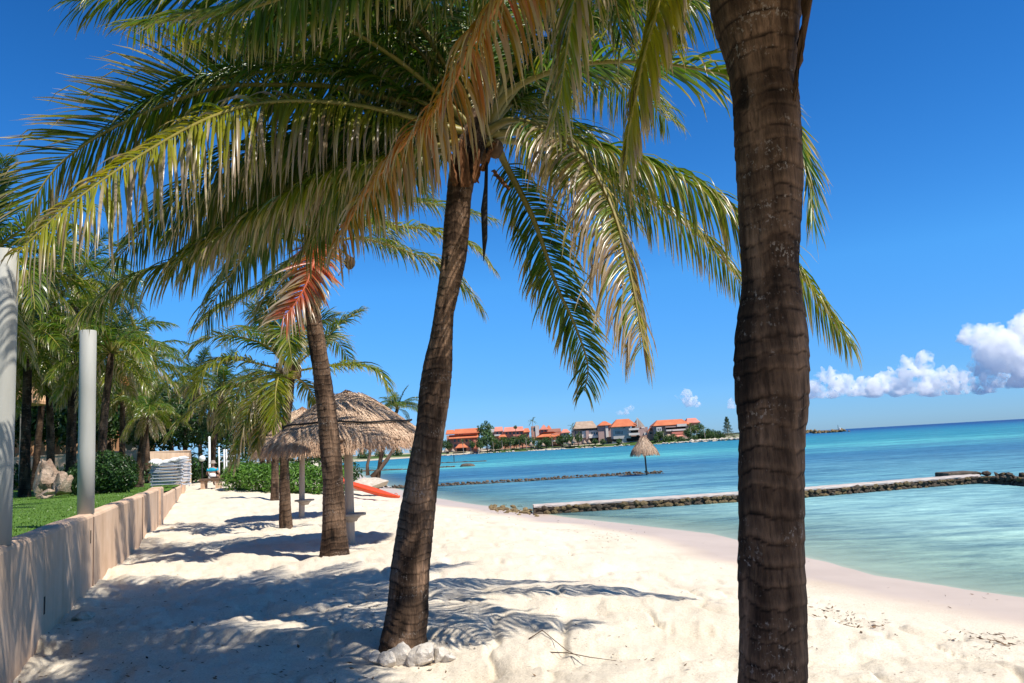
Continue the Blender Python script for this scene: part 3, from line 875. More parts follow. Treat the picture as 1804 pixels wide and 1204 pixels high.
FA2 = [
 ([(1345,-190,3.5),(1110,-430,4.5),(900,-330,5.6),(760,-160,6.5),(660,0,7.1),(610,120,7.5)], dict(L=0.9, yel=0.02, dry=0.12, droop=0.8, vee=-0.1, nleaf=100)),
 ([(1345,-190,3.5),(1080,-440,4.4),(840,-380,5.3),(650,-220,6.1),(520,-60,6.7),(450,60,7.1)], dict(L=0.95, yel=0.02, dry=0.12, droop=0.8, vee=-0.1, nleaf=100)),
 ([(1345,-190,3.5),(1160,-430,4.5),(1000,-330,5.5),(880,-170,6.3),(800,0,6.9),(770,120,7.3)], dict(L=0.8, yel=0.05, dry=0.3, droop=0.8, vee=-0.1, nleaf=100)),
 ([(1345,-190,3.5),(1210,-400,4.3),(1110,-320,5.1),(1070,-180,5.7),(1080,-30,6.1),(1100,80,6.3)], dict(L=0.65, yel=0.15, dry=0.35, droop=0.9, vee=-0.2, nleaf=90)),
 ([(1345,-190,3.5),(1230,-330,4.0),(1120,-300,4.6),(1040,-190,5.2),(1000,-70,5.7),(985,60,6.0)], dict(L=0.6, yel=0.3, dry=0.5, droop=0.9, vee=-0.2, nleaf=84)),
 ([(1345,-190,3.5),(1290,-330,4.0),(1230,-270,4.6),(1190,-150,5.1),(1180,-20,5.4),(1190,90,5.6)], dict(L=0.45, yel=0.35, dry=0.4, droop=0.9, vee=-0.2, nleaf=80)),
 ([(1345,-190,3.5),(1100,-400,4.2),(880,-360,5.0),(700,-220,5.8),(560,-60,6.6),(480,40,7.0),(430,110,7.2)], dict(L=0.75, yel=0.02, dry=0.15, droop=0.7, vee=-0.1, nleaf=100)),
 ([(1345,-190,3.5),(1120,-420,4.4),(940,-360,5.4),(820,-210,6.2),(740,-60,6.8),(700,60,7.2)], dict(L=0.8, yel=0.02, dry=0.15, droop=0.8, vee=-0.1, nleaf=100)),
 ([(1345,-190,3.5),(1120,-420,4.1),(900,-380,4.8),(720,-230,5.5),(600,-90,6.1),(550,-10,6.4)], dict(L=0.75, yel=0.02, dry=0.15, droop=0.6, vee=-0.1, nleaf=90)),
 ([(1345,-190,3.5),(1150,-360,4.0),(1000,-280,4.5),(900,-150,5.0),(860,-60,5.3),(850,20,5.5)], dict(L=0.6, yel=0.1, dry=0.4, droop=0.8, vee=-0.1, nleaf=86)),
 ([(1345,-190,3.5),(1250,-400,4.1),(1190,-330,4.8),(1150,-200,5.4),(1140,-100,5.8),(1150,-20,6.1)], dict(L=0.55, yel=0.2, dry=0.4, droop=0.8, vee=-0.1, nleaf=80)),
 ([(1345,-190,3.5),(1130,-330,3.5),(900,-290,3.5),(740,-220,3.6),(640,-160,3.7),(560,-110,3.8)], dict(L=0.5, yel=0.02, dry=0.2, droop=0.6, vee=-0.15, nleaf=90)),
 ([(1345,-190,3.5),(1200,-290,4.2),(1090,-210,4.9),(1010,-110,5.5),(960,-10,5.9)], dict(L=0.6, yel=0.15, dry=0.5, droop=0.8, vee=-0.2, nleaf=80)),
 ([(1345,-190,3.5),(1150,-480,4.0),(980,-520,4.6),(820,-420,5.2),(700,-280,5.8),(650,-190,6.1)], dict(L=0.75, yel=0.02, dry=0.2, droop=0.6, vee=-0.1, nleaf=90)),
]
for i, (pts, kw) in enumerate(FA2):
    add_frond(tA, px_path(pts, YA), seed=130 + i, **kw)
def in_frame(q, drop=0.0):
    v = RM.transposed() @ (Vector(q) - Vector((0, 0, CAMZ + drop)))
    if v.z > -0.2: return False
    x, y = 902 + FPX * v.x / -v.z, 602 - FPX * v.y / -v.z
    return -60 < x < 1864 and y > -10
for i, (az, el, ln) in enumerate(((-35, 30, 3.3), (-48, 15, 3.2), (-20, 26, 3.0), (-62, 8, 3.2), (-40, 0, 2.8), (-30, -15, 2.6), (-75, 25, 3.2), (-52, 42, 3.2), (-140, 5, 3.0), (-120, 28, 3.3), (-170, 30, 3.3), (165, 35, 3.0), (-95, 62, 3.1), (-60, 35, 3.2), (-130, 40, 3.3), (-160, 20, 3.2), (-150, 65, 3.0), (-35, 60, 2.6), (-178, 48, 3.2), (-110, 12, 3.0), (170, 40, 3.2), (150, 50, 3.4), (185, 58, 3.4), (160, 66, 3.4), (135, 62, 3.2), (200, 40, 3.4), (175, 72, 3.4), (120, 70, 3.0), (195, 28, 3.6), (210, 50, 3.5), (222, 22, 3.5), (180, 20, 3.5), (150, 62, 4.2), (128, 70, 4.2), (185, 44, 4.2), (98, 58, 3.4), (82, 64, 3.6))):  # unseen fronds of this crown, added for the shade they cast on trunk and sand
    for _ in range(22):
        a = math.radians(az); e = math.radians(el)
        p = Vector(ca); d = Vector((math.cos(a) * math.cos(e), math.sin(a) * math.cos(e), math.sin(e))); P = [tuple(p)]
        for s in range(7):
            p = p + d * ln / 7; d = (d + Vector((0, 0, -0.20))).normalized(); P.append(tuple(p))
        far = any(q[1] + 0.4 * q[2] > 8.0 and q[0] - 0.58 * q[2] < -0.6 for q in P)
        if far: ln *= 0.92
        elif any(in_frame(q, 0.45) for q in P[2:]): el += 6
        else: break
    add_frond(tA, P, seed=150 + i, L=0.85, yel=0.12, dry=0.25, droop=0.5, vee=0.1, nleaf=74, wid=0.05)
for k in range(5):
    a = k * 1.25 + 0.3
    coconut(tA, Vector(ca) + Vector((math.cos(a) * 0.26, math.sin(a) * 0.26, 0.12 + 0.04 * (k % 2))), 0.095)

# ---- palm in the middle with the white stones round its foot
YB = 7.4
tB = thing('coconut_palm', tuple(at_y(712, 1118, 7.3)), 'curved palm in the middle of the beach with white stones round its foot', 'palm tree', 'coconut palms along the beach')
profB = [(1150,664,758),(1122,671,752),(1080,680,755),(1000,690,757),(900,705,766),(850,714,771),(760,733,783),(700,738,793),(650,745,797),(600,757,798),(550,765,801),(500,772,812),(450,778,822),(400,781,826),(350,786,830),(310,790,838),(270,798,850),(235,812,862),(200,826,868)]
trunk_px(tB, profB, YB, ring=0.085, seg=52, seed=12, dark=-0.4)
FB = [
 ([(842,238,7.4),(742,212,7.2),(620,185,7.0),(486,180,6.8),(374,206,6.6),(243,277,6.4),(120,363,6.2),(30,447,6.1)], dict(L=1.12, wid=0.05, yel=0.66, dry=0.60, droop=0.8, vee=0.0, nleaf=92, sweep=(0.12, 0.6), twist=(0.9, 0.8), limp=0.25, sides=(0.5, 1.0))),
 ([(842,232,7.45),(740,190,7.6),(600,155,7.7),(486,150,7.7),(374,157,7.6),(224,213,7.5),(110,285,7.4),(45,372,7.3)], dict(L=1.0, wid=0.05, yel=0.22, dry=0.48, droop=0.16, vee=0.25, nleaf=88, twist=(-0.45, -1.0), limp=0.3)),
 ([(845,225,7.4),(800,110,7.6),(700,20,7.9),(580,-10,8.2),(470,50,8.5),(380,140,8.7)], dict(L=0.85, yel=0.05, dry=0.15, droop=0.4, vee=0.0, nleaf=76)),
 ([(850,222,7.4),(860,100,7.2),(820,-40,7.0),(740,-120,6.8),(640,-110,6.6),(560,-30,6.4)], dict(L=0.85, yel=0.05, dry=0.2, droop=0.45, vee=0.0, nleaf=76)),
 ([(850,222,7.4),(900,90,7.6),(960,-10,8),(1040,-50,8.4),(1130,-10,8.8)], dict(L=0.8, yel=0.1, dry=0.3, droop=0.5, vee=0.0, nleaf=70)),
 ([(852,228,7.4),(900,160,7.1),(1000,118,6.9),(1110,108,6.7),(1210,118,6.5),(1300,140,6.35),(1378,200,6.25),(1425,310,6.2),(1432,390,6.2)], dict(L=0.72, yel=0.08, dry=0.25, droop=0.25, vee=0.1, nleaf=64, wid=0.05, twist=(0, -0.5))),
 ([(852,235,7.4),(900,212,7.1),(958,226,6.9),(1023,269,6.7),(1062,330,6.6),(1088,394,6.5),(1113,494,6.45),(1135,615,6.4)], dict(L=0.86, yel=0.3, dry=0.9, droop=0.95, vee=-0.35, nleaf=88, limp=0.5, sweep=(0.1, 0.7))),
 ([(850,240,7.5),(930,232,7.6),(1014,247,7.7),(1118,278,7.8),(1195,312,7.85),(1299,373,7.9),(1407,481,7.95),(1496,606,8.0)], dict(L=0.82, yel=0.25, dry=0.30, droop=0.9, vee=-0.1, nleaf=96, limp=0.4)),
 ([(850,245,7.4),(875,262,7.6),(893,295,7.8),(941,390,7.9),(980,502,8.0),(1010,567,8.0),(1035,640,8.05),(1030,690,8.05)], dict(L=0.58, yel=0.10, dry=0.32, droop=0.45, vee=0.1, nleaf=78, sweep=(0.35, 0.85))),
 ([(850,242,7.5),(960,262,8.1),(1080,320,8.5),(1204,394,8.8),(1282,468,9),(1322,530,9.1)], dict(L=0.72, yel=0.15, dry=0.35, droop=0.9, vee=-0.1, nleaf=76)),
 ([(838,245,7.4),(740,280,7.6),(640,320,7.7),(520,355,7.7),(410,400,7.6),(325,453,7.5),(230,490,7.4),(140,555,7.3)], dict(L=0.66, yel=0.15, dry=0.35, droop=0.75, vee=-0.1, nleaf=90)),
 ([(838,245,7.4),(720,268,7.2),(586,302,7.0),(526,329,6.9),(430,385,6.8),(360,440,6.75)], dict(L=0.7, yel=0.25, dry=0.45, droop=0.8, vee=-0.15, nleaf=84)),
 ([(838,245,7.5),(720,240,7.9),(600,265,8.3),(480,320,8.7),(370,400,9.0),(300,470,9.1)], dict(L=0.85, yel=0.1, dry=0.3, droop=0.9, vee=-0.2, nleaf=88)),
 ([(838,245,7.45),(720,225,7.3),(600,225,7.3),(480,265,7.3),(380,330,7.3),(300,410,7.3)], dict(L=0.95, yel=0.12, dry=0.3, droop=0.9, vee=-0.2, nleaf=92)),
 ([(838,245,7.5),(740,235,7.9),(640,250,8.2),(540,290,8.5),(440,350,8.7)], dict(L=0.9, yel=0.08, dry=0.25, droop=0.9, vee=-0.2, nleaf=84)),
 ([(838,245,7.5),(760,250,7.8),(680,290,8.2),(600,360,8.6),(540,440,8.8)], dict(L=0.85, yel=0.12, dry=0.35, droop=0.9, vee=-0.2, nleaf=80)),
 ([(848,225,7.5),(790,140,8),(700,80,8.6),(600,60,9.2),(500,95,9.7)], dict(L=1.0, yel=0.02, dry=0.15, droop=0.8, vee=-0.2, nleaf=84)),
 ([(850,222,7.4),(830,90,7.8),(770,-10,8.2),(680,-50,8.6),(580,-20,9)], dict(L=1.05, yel=0.02, dry=0.15, droop=0.8, vee=-0.2, nleaf=84)),
 ([(850,222,7.4),(845,120,7.9),(800,40,8.4),(740,30,8.9),(690,90,9.3)], dict(L=0.9, yel=0.05, dry=0.2, droop=0.8, vee=-0.2, nleaf=76)),
 ([(838,240,7.45),(760,225,7.9),(660,235,8.5),(560,290,9.1),(480,380,9.6)], dict(L=0.75, yel=0.05, dry=0.2, droop=0.7, vee=0.0, nleaf=76)),
 ([(845,240,7.4),(800,180,7.9),(760,160,8.6),(710,200,9.4),(680,270,10)], dict(L=0.75, yel=0.08, dry=0.3, droop=0.6, vee=0.0, nleaf=70)),
 ([(850,240,7.4),(880,190,8.0),(930,180,8.8),(990,230,9.5)], dict(L=0.75, yel=0.1, dry=0.3, droop=0.6, vee=0.0, nleaf=60)),
]
for i, (pts, kw) in enumerate(FB):
    o = add_frond(tB, px_path(pts, YB), seed=200 + i, **kw)
    if i == 6: o['label'] = 'brown withered frond hanging right of the trunk'
    if i == 0: o['label'] = 'sunlit yellow-green frond reaching far to the left'
cb = at_y(848, 250, YB)
g = random.Random(31)
for i, (az, el, ln) in enumerate(((200, 48, 3.9), (188, 62, 4.0), (176, 40, 4.2), (165, 55, 4.0), (152, 30, 4.2), (148, 66, 3.8), (138, 44, 4.0), (124, 58, 3.8), (172, 22, 4.3), (158, 12, 4.0), (208, 66, 3.6), (100, 50, 3.8), (70, 58, 3.7), (45, 50, 3.8), (28, 62, 3.8), (10, 56, 3.7), (58, 34, 3.8), (-12, 66, 3.5), (84, 72, 3.5))):
    a = math.radians(az); e = math.radians(el); p = Vector(cb); d = Vector((math.cos(a) * math.cos(e), math.sin(a) * math.cos(e), math.sin(e))); P = [tuple(p)]
    for s in range(7):
        p = p + d * ln / 7; d = (d + Vector((0, 0, -0.21))).normalized(); P.append(tuple(p))
    add_frond(tB, P, seed=260 + i, L=0.85, yel=0.05 + 0.1 * g.random(), dry=0.15 + 0.2 * g.random(), droop=0.7, vee=0.0, nleaf=78)
# dry brown frond bases, hanging black spathe and husk fibres under the crown
for k, (px, py, dx, dz, L) in enumerate(((872, 300, 0.5, -0.85, 0.24), (806, 326, -0.2, 0.95, 0.4), (834, 322, 0.15, 0.95, 0.42), (820, 330, 0, 0.97, 0.45), (845, 300, 0.5, 0.8, 0.3))):
    sheath(tB, at_y(px, py, YB - 0.14), (dx, -0.12, dz), L, 0.11, 30 + k, col=((0.10, 0.045, 0.02), (0.22, 0.10, 0.045)))
MB().tube(px_path([(858, 262, 7.3), (856, 330, 7.25), (853, 370, 7.25), (854, 420, 7.25), (852, 460, 7.25)], 7.3), [0.012, 0.018, 0.032, 0.026, 0.004], 8).build('flower_spathe', M['rope'], tB, True)
for k, (px, py, Y) in enumerate(((872, 262, 7.55), (822, 262, 7.5), (850, 272, 7.6))):
    coconut(tB, at_y(px, py, Y), 0.085)

# ---- palm left of it, leaning, with the red dying frond
YC = 13.8
tC = thing('coconut_palm', tuple(at_y(590, 978, YC)), 'palm with a red and white dying frond in front of the nearer thatched shade', 'palm tree', 'coconut palms along the beach')
profC = [(995,556,622),(978,563,617),(930,568,610),(850,569,605),(760,562,597),(700,556,589),(640,549,579),(560,538,566),(500,537,565),(450,545,573),(425,549,577)]
trunk_px(tC, profC, YC, ring=0.10, seg=40, seed=22)
FC = [
 ([(558,436,13.8),(520,455,13.5),(460,507,13.2),(395,538,13),(345,574,12.9)], dict(yel=0.3, dry=0.3, L=0.62, droop=0.5)),
 ([(566,425,13.6),(555,455,13.2),(540,500,13.0),(520,535,12.9),(498,562,12.85)], dict(red=0.9, dry=0.62, yel=0.1, L=0.76, droop=0.3, vee=0.1, sweep=(0.45, 0.85), nleaf=46, wid=0.085, start=0.05, ends=(0.75, 0.6), limp=0.1)),
 ([(566,436,13.8),(620,420,14),(671,428,14.2),(723,446,14.3),(775,466,14.4),(816,504,14.5),(850,548,14.5)], dict(yel=0.2, dry=0.35, L=0.72, droop=0.9)),
 ([(566,432,13.8),(630,395,13.6),(711,400,13.4),(772,408,13.3),(830,431,13.2),(865,470,13.2)], dict(yel=0.35, dry=0.3, L=0.7, droop=0.7)),
 ([(566,430,13.8),(640,370,14.2),(720,355,14.5),(800,368,14.8),(872,388,15)], dict(yel=0.2, dry=0.2, L=0.7, droop=0.6)),
 ([(556,430,13.8),(500,380,13.5),(430,380,13.2),(370,420,13),(320,482,12.9)], dict(yel=0.15, dry=0.3, L=0.75, droop=0.7)),
 ([(556,432,13.8),(500,420,14.2),(440,440,14.5),(400,490,14.7)], dict(yel=0.1, dry=0.3, L=0.75, droop=0.7)),
 ([(560,428,13.8),(540,350,14),(480,300,14.2),(420,310,14.4)], dict(yel=0.1, dry=0.2, L=0.8, droop=0.5)),
 ([(564,428,13.8),(600,340,14),(660,300,14.3),(720,310,14.6),(760,350,14.8)], dict(yel=0.1, dry=0.2, L=0.8, droop=0.5)),
 ([(556,440,13.8),(520,470,14.2),(480,520,14.5),(455,562,14.7)], dict(yel=0.15, dry=0.4, L=0.7, droop=0.7)),
 ([(560,430,13.8),(570,350,13.2),(560,290,12.6),(520,270,12.1)], dict(yel=0.1, dry=0.2, L=0.8, droop=0.5)),
 ([(564,432,13.8),(610,380,14.6),(660,390,15.4),(700,440,16)], dict(yel=0.1, dry=0.3, L=0.75, droop=0.7)),
 ([(560,432,13.8),(530,390,14.8),(500,380,15.6),(460,410,16.4)], dict(yel=0.1, dry=0.3, L=0.75, droop=0.7)),
]
for i, (pts, kw) in enumerate(FC):
    kw.setdefault('nleaf', 62)
    o = add_frond(tC, px_path(pts, YC), seed=300 + i, segs=5, **kw)
    if i == 1: o['label'] = 'red and white dying frond hanging against the trunk'
coconut(tC, at_y(616, 463, 13.5), 0.10)
MB().tube(px_path([(570, 436, 13.7), (600, 440, 13.6), (614, 450, 13.5), (616, 456, 13.5)], 13.6), 0.012, 6).build('fruit_stalk', M['twig'], tC, True)
MB().tube(px_path([(566, 440, 13.6), (590, 452, 13.5), (606, 470, 13.4), (596, 486, 13.4)], 13.6), 0.010, 6).build('fruit_stalk', M['twig'], tC, True)
for k in range(3): sheath(tC, at_y(556 + 6 * k, 452, YC - 0.2 + 0.02 * k), (-0.2 + 0.2 * k, -0.2, 0.9), 0.5, 0.3, 60 + k)

# ---- palm behind, beside the second shade
YD = 20.0
tD = thing('coconut_palm', tuple(at_y(503, 931, YD)), 'palm with a low full green crown between the thatched shades and the garden wall', 'palm tree', 'coconut palms along the beach')
trunk_px(tD, [(945,489,518),(931,491,516),(900,492,513),(819,493,509),(739,497,512),(700,503,517),(655,506,520)], YD, ring=0.1, seg=32, seed=32, dark=0.3)
FD = [
 ([(515,650,20),(560,610,20),(600,570,20),(635,547,20)], dict(yel=0.1, dry=0.2)),
 ([(515,655,20),(560,648,19.7),(610,643,19.5),(650,648,19.3),(675,665,19.2),(686,692,19.2)], dict(yel=0.35, dry=0.2, droop=0.6)),
 ([(508,650,20),(470,610,19.5),(410,592,19),(360,598,18.6),(330,625,18.4)], dict(yel=0.1, dry=0.2)),
 ([(508,655,20),(450,640,19.5),(400,632,19),(362,650,18.6),(336,702,18.4)], dict(yel=0.45, dry=0.2)),
 ([(510,662,19.9),(503,660,19.3),(490,668,18.8),(485,700,18.5),(486,735,18.4),(479,757,18.4)], dict(yel=0.45, dry=0.25, vee=0.15, L=0.75, droop=0.2, sweep=(0.6, 1.0), start=0.2)),
 ([(506,665,19.8),(470,680,19.3),(440,720,19),(425,770,18.9),(412,818,18.9)], dict(yel=0.35, dry=0.65, droop=0.5)),
 ([(506,660,20),(450,670,19.6),(390,690,19.3),(335,725,19),(298,768,18.9)], dict(yel=0.2, dry=0.25)),
 ([(510,650,20),(505,600,20),(480,562,20),(438,545,20)], dict(yel=0.1, dry=0.2)),
 ([(512,650,20),(528,600,20),(550,570,20.3),(590,560,20.6)], dict(yel=0.1, dry=0.2)),
 ([(512,650,20),(510,600,19.6),(505,580,19.2),(509,602,18.9),(515,642,18.8)], dict(yel=0.3, dry=0.35)),
 ([(515,660,20),(540,680,20.5),(560,715,20.8),(566,752,21)], dict(yel=0.2, dry=0.7)),
 ([(508,660,20),(460,660,20.7),(420,690,21.2),(385,762,21.5)], dict(yel=0.2, dry=0.3)),
 ([(512,650,20),(560,600,21),(590,600,22),(620,640,22.6)], dict(yel=0.1, dry=0.3)),
 ([(508,650,20),(470,590,21),(430,580,22),(390,610,22.6)], dict(yel=0.1, dry=0.3)),
 ([(510,662,20),(490,690,19.5),(462,740,19.3),(452,792,19.3)], dict(yel=0.1, dry=0.9, droop=0.5)),
]
for i, (pts, kw) in enumerate(FD):
    kw.setdefault('L', 0.8); kw.setdefault('droop', 0.45); kw.setdefault('nleaf', 50)
    add_frond(tD, px_path(pts, YD), seed=400 + i, segs=5, wid=0.055, fold=False, **kw)
for k in range(4): sheath(tD, at_y(505 + 5 * k, 668, YD - 0.18), (-0.3 + 0.2 * k, -0.3, 0.9), 0.45, 0.25, 70 + k)

tE = thing('coconut_palm', tuple(on_ground(483, 882)), 'slim bare-looking trunk right behind the darker one next to the far shade', 'palm tree', 'coconut palms along the beach')
pe = on_ground(483, 882)
trunk_px(tE, [(888,474,494),(882,476,492),(840,478,491),(760,480,492),(690,483,495),(640,486,498)], pe.y, ring=0.12, seg=24, seed=42, dark=0.2)

# ---- palms in the garden: six shared frond shapes copied round each trunk top
PROTO = []
def proto_frond(el, ln, seed, L, yel, dry, droop, sag):
    e = math.radians(el); p = Vector((0.05, 0, 0)); d = Vector((math.cos(e), 0, math.sin(e))); P = [tuple(p)]
    for s in range(7):
        p = p + d * ln / 7; d = (d + Vector((0, 0, -sag))).normalized(); P.append(tuple(p))
    (V, F, C), (RV, RF, RC) = frond_arrays(P, nleaf=72, L=L, wid=0.045, yel=yel, dry=dry, droop=droop, seed=seed, segs=5, fold=False, nr_=24, r0=0.03)
    a = mesh_from('frond', V, F, True, C); a.materials.append(M['frond'])
    b = mesh_from('rachis', RV, RF, True, RC); b.materials.append(M['rachis'])
    return a, b
for k, args in enumerate(((75, 2.9, 501, 0.8, 0.05, 0.1, 0.4, 0.14), (52, 3.4, 502, 0.9, 0.1, 0.15, 0.55, 0.21), (34, 3.6, 503, 0.95, 0.15, 0.15, 0.7, 0.23), (14, 3.6, 504, 0.9, 0.25, 0.2, 0.75, 0.24), (-8, 3.2, 505, 0.85, 0.35, 0.4, 0.8, 0.26), (-35, 2.6, 506, 0.75, 0.3, 0.95, 0.9, 0.2))):
    PROTO.append(proto_frond(*args))

def crown_fronds(tree, top, n, scale, seed, levels=(0, 1, 1, 2, 2, 3, 3, 4, 4, 5), tilt=0.0):
    g = random.Random(seed); loc = Vector(top) - root_loc(tree)
    for k in range(n):
        lv = levels[k % len(levels)]
        a, b = PROTO[lv]
        f = put('frond', a, None, tree)
        az = k * 2.39996 + g.uniform(-0.25, 0.25)
        f.location = loc
        f.rotation_euler = Euler((g.uniform(-0.35, 0.35), g.uniform(-0.15, 0.15) + tilt * math.cos(az), az))
        s = scale * g.uniform(0.85, 1.1); f.scale = (s, s, s)
        put('rachis', b, None, f)

def garden_palm(base, top, r, n, scale, seed, label, group, z0=None, dark=0.2, levels=(0, 1, 1, 2, 2, 3, 3, 4, 4, 5)):
    base, top = Vector(base), Vector(top)
    tr = thing('coconut_palm', tuple(base), label, 'palm tree', group)
    mid = base.lerp(top, 0.5) + Vector(((base.x - top.x) * 0.18, 0, 0))
    trunk_mesh(tr, [base - Vector((0, 0, 0.2)), base.lerp(mid, 0.25) , mid, mid.lerp(top, 0.6), top], [r * 1.5, r * 1.15, r, r * 0.9, r * 0.85], ring=0.12, seg=20, seed=seed, dark=dark)
    crown_fronds(tr, top, n, scale, seed, levels)
    return tr
GP = 'coconut palms in the garden'
def gpalm(bx_, by_, tx_, ty_, Y, r, n, sc, seed, label, zb=LAWN, grp=GP, **kw):
    b = at_y(bx_, by_, Y); b.z = zb
    return garden_palm(b, at_y(tx_, ty_, Y), r, n, sc, seed, label, grp, **kw)
gpalm(176, 830, 196, 622, 31, 0.15, 24, 0.95, 601, 'garden palm with a grey leaning trunk seen just right of the white post')
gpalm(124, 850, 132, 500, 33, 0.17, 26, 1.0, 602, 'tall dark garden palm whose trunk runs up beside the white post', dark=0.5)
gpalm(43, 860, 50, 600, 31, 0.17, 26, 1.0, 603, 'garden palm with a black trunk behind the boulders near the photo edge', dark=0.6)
gpalm(-60, 900, -30, 470, 19, 0.17, 24, 1.0, 604, 'garden palm beyond the photo edge with only its fronds showing by the first post')
gpalm(322, 800, 345, 672, 55, 0.15, 22, 0.9, 605, 'garden palm with a pale trunk behind the far pink wall panel')
gpalm(244, 842, 262, 728, 37, 0.17, 22, 0.55, 606, 'short stout palm with brown skirts between the bush and the pink wall panel', levels=(0, 1, 2, 3, 4, 5, 5, 5))
gpalm(372, 800, 392, 690, 50, 0.16, 22, 0.95, 607, 'palm beyond the stacked loungers next to the thin white lamp post')
gpalm(462, 815, 462, 700, 58, 0.17, 22, 0.9, 608, 'palm rising behind the green hedge and the low full crown', zb=0.4)
gpalm(215, 830, 216, 700, 42, 0.15, 22, 0.7, 610, 'palm half hidden behind the clipped round bush')
gpalm(662, 836, 700, 722, 52, 0.13, 18, 0.55, 611, 'small palm seen past the thatched roof toward the bay', zb=-0.5, grp='palms by the bay', levels=(0, 1, 1, 2, 2, 3))
gpalm(90, 850, 84, 640, 36, 0.16, 22, 1.0, 612, 'palm behind the boulders with fronds drooping over the garden arches')

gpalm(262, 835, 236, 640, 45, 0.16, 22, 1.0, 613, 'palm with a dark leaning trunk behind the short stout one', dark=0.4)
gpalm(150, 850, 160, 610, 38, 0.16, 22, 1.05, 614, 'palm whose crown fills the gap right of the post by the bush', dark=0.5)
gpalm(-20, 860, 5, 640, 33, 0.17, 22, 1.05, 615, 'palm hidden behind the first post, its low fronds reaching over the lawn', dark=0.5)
gpalm(60, 850, 100, 560, 44, 0.16, 22, 1.1, 616, 'tall palm far behind the boulders, leaning to the right', dark=0.5)
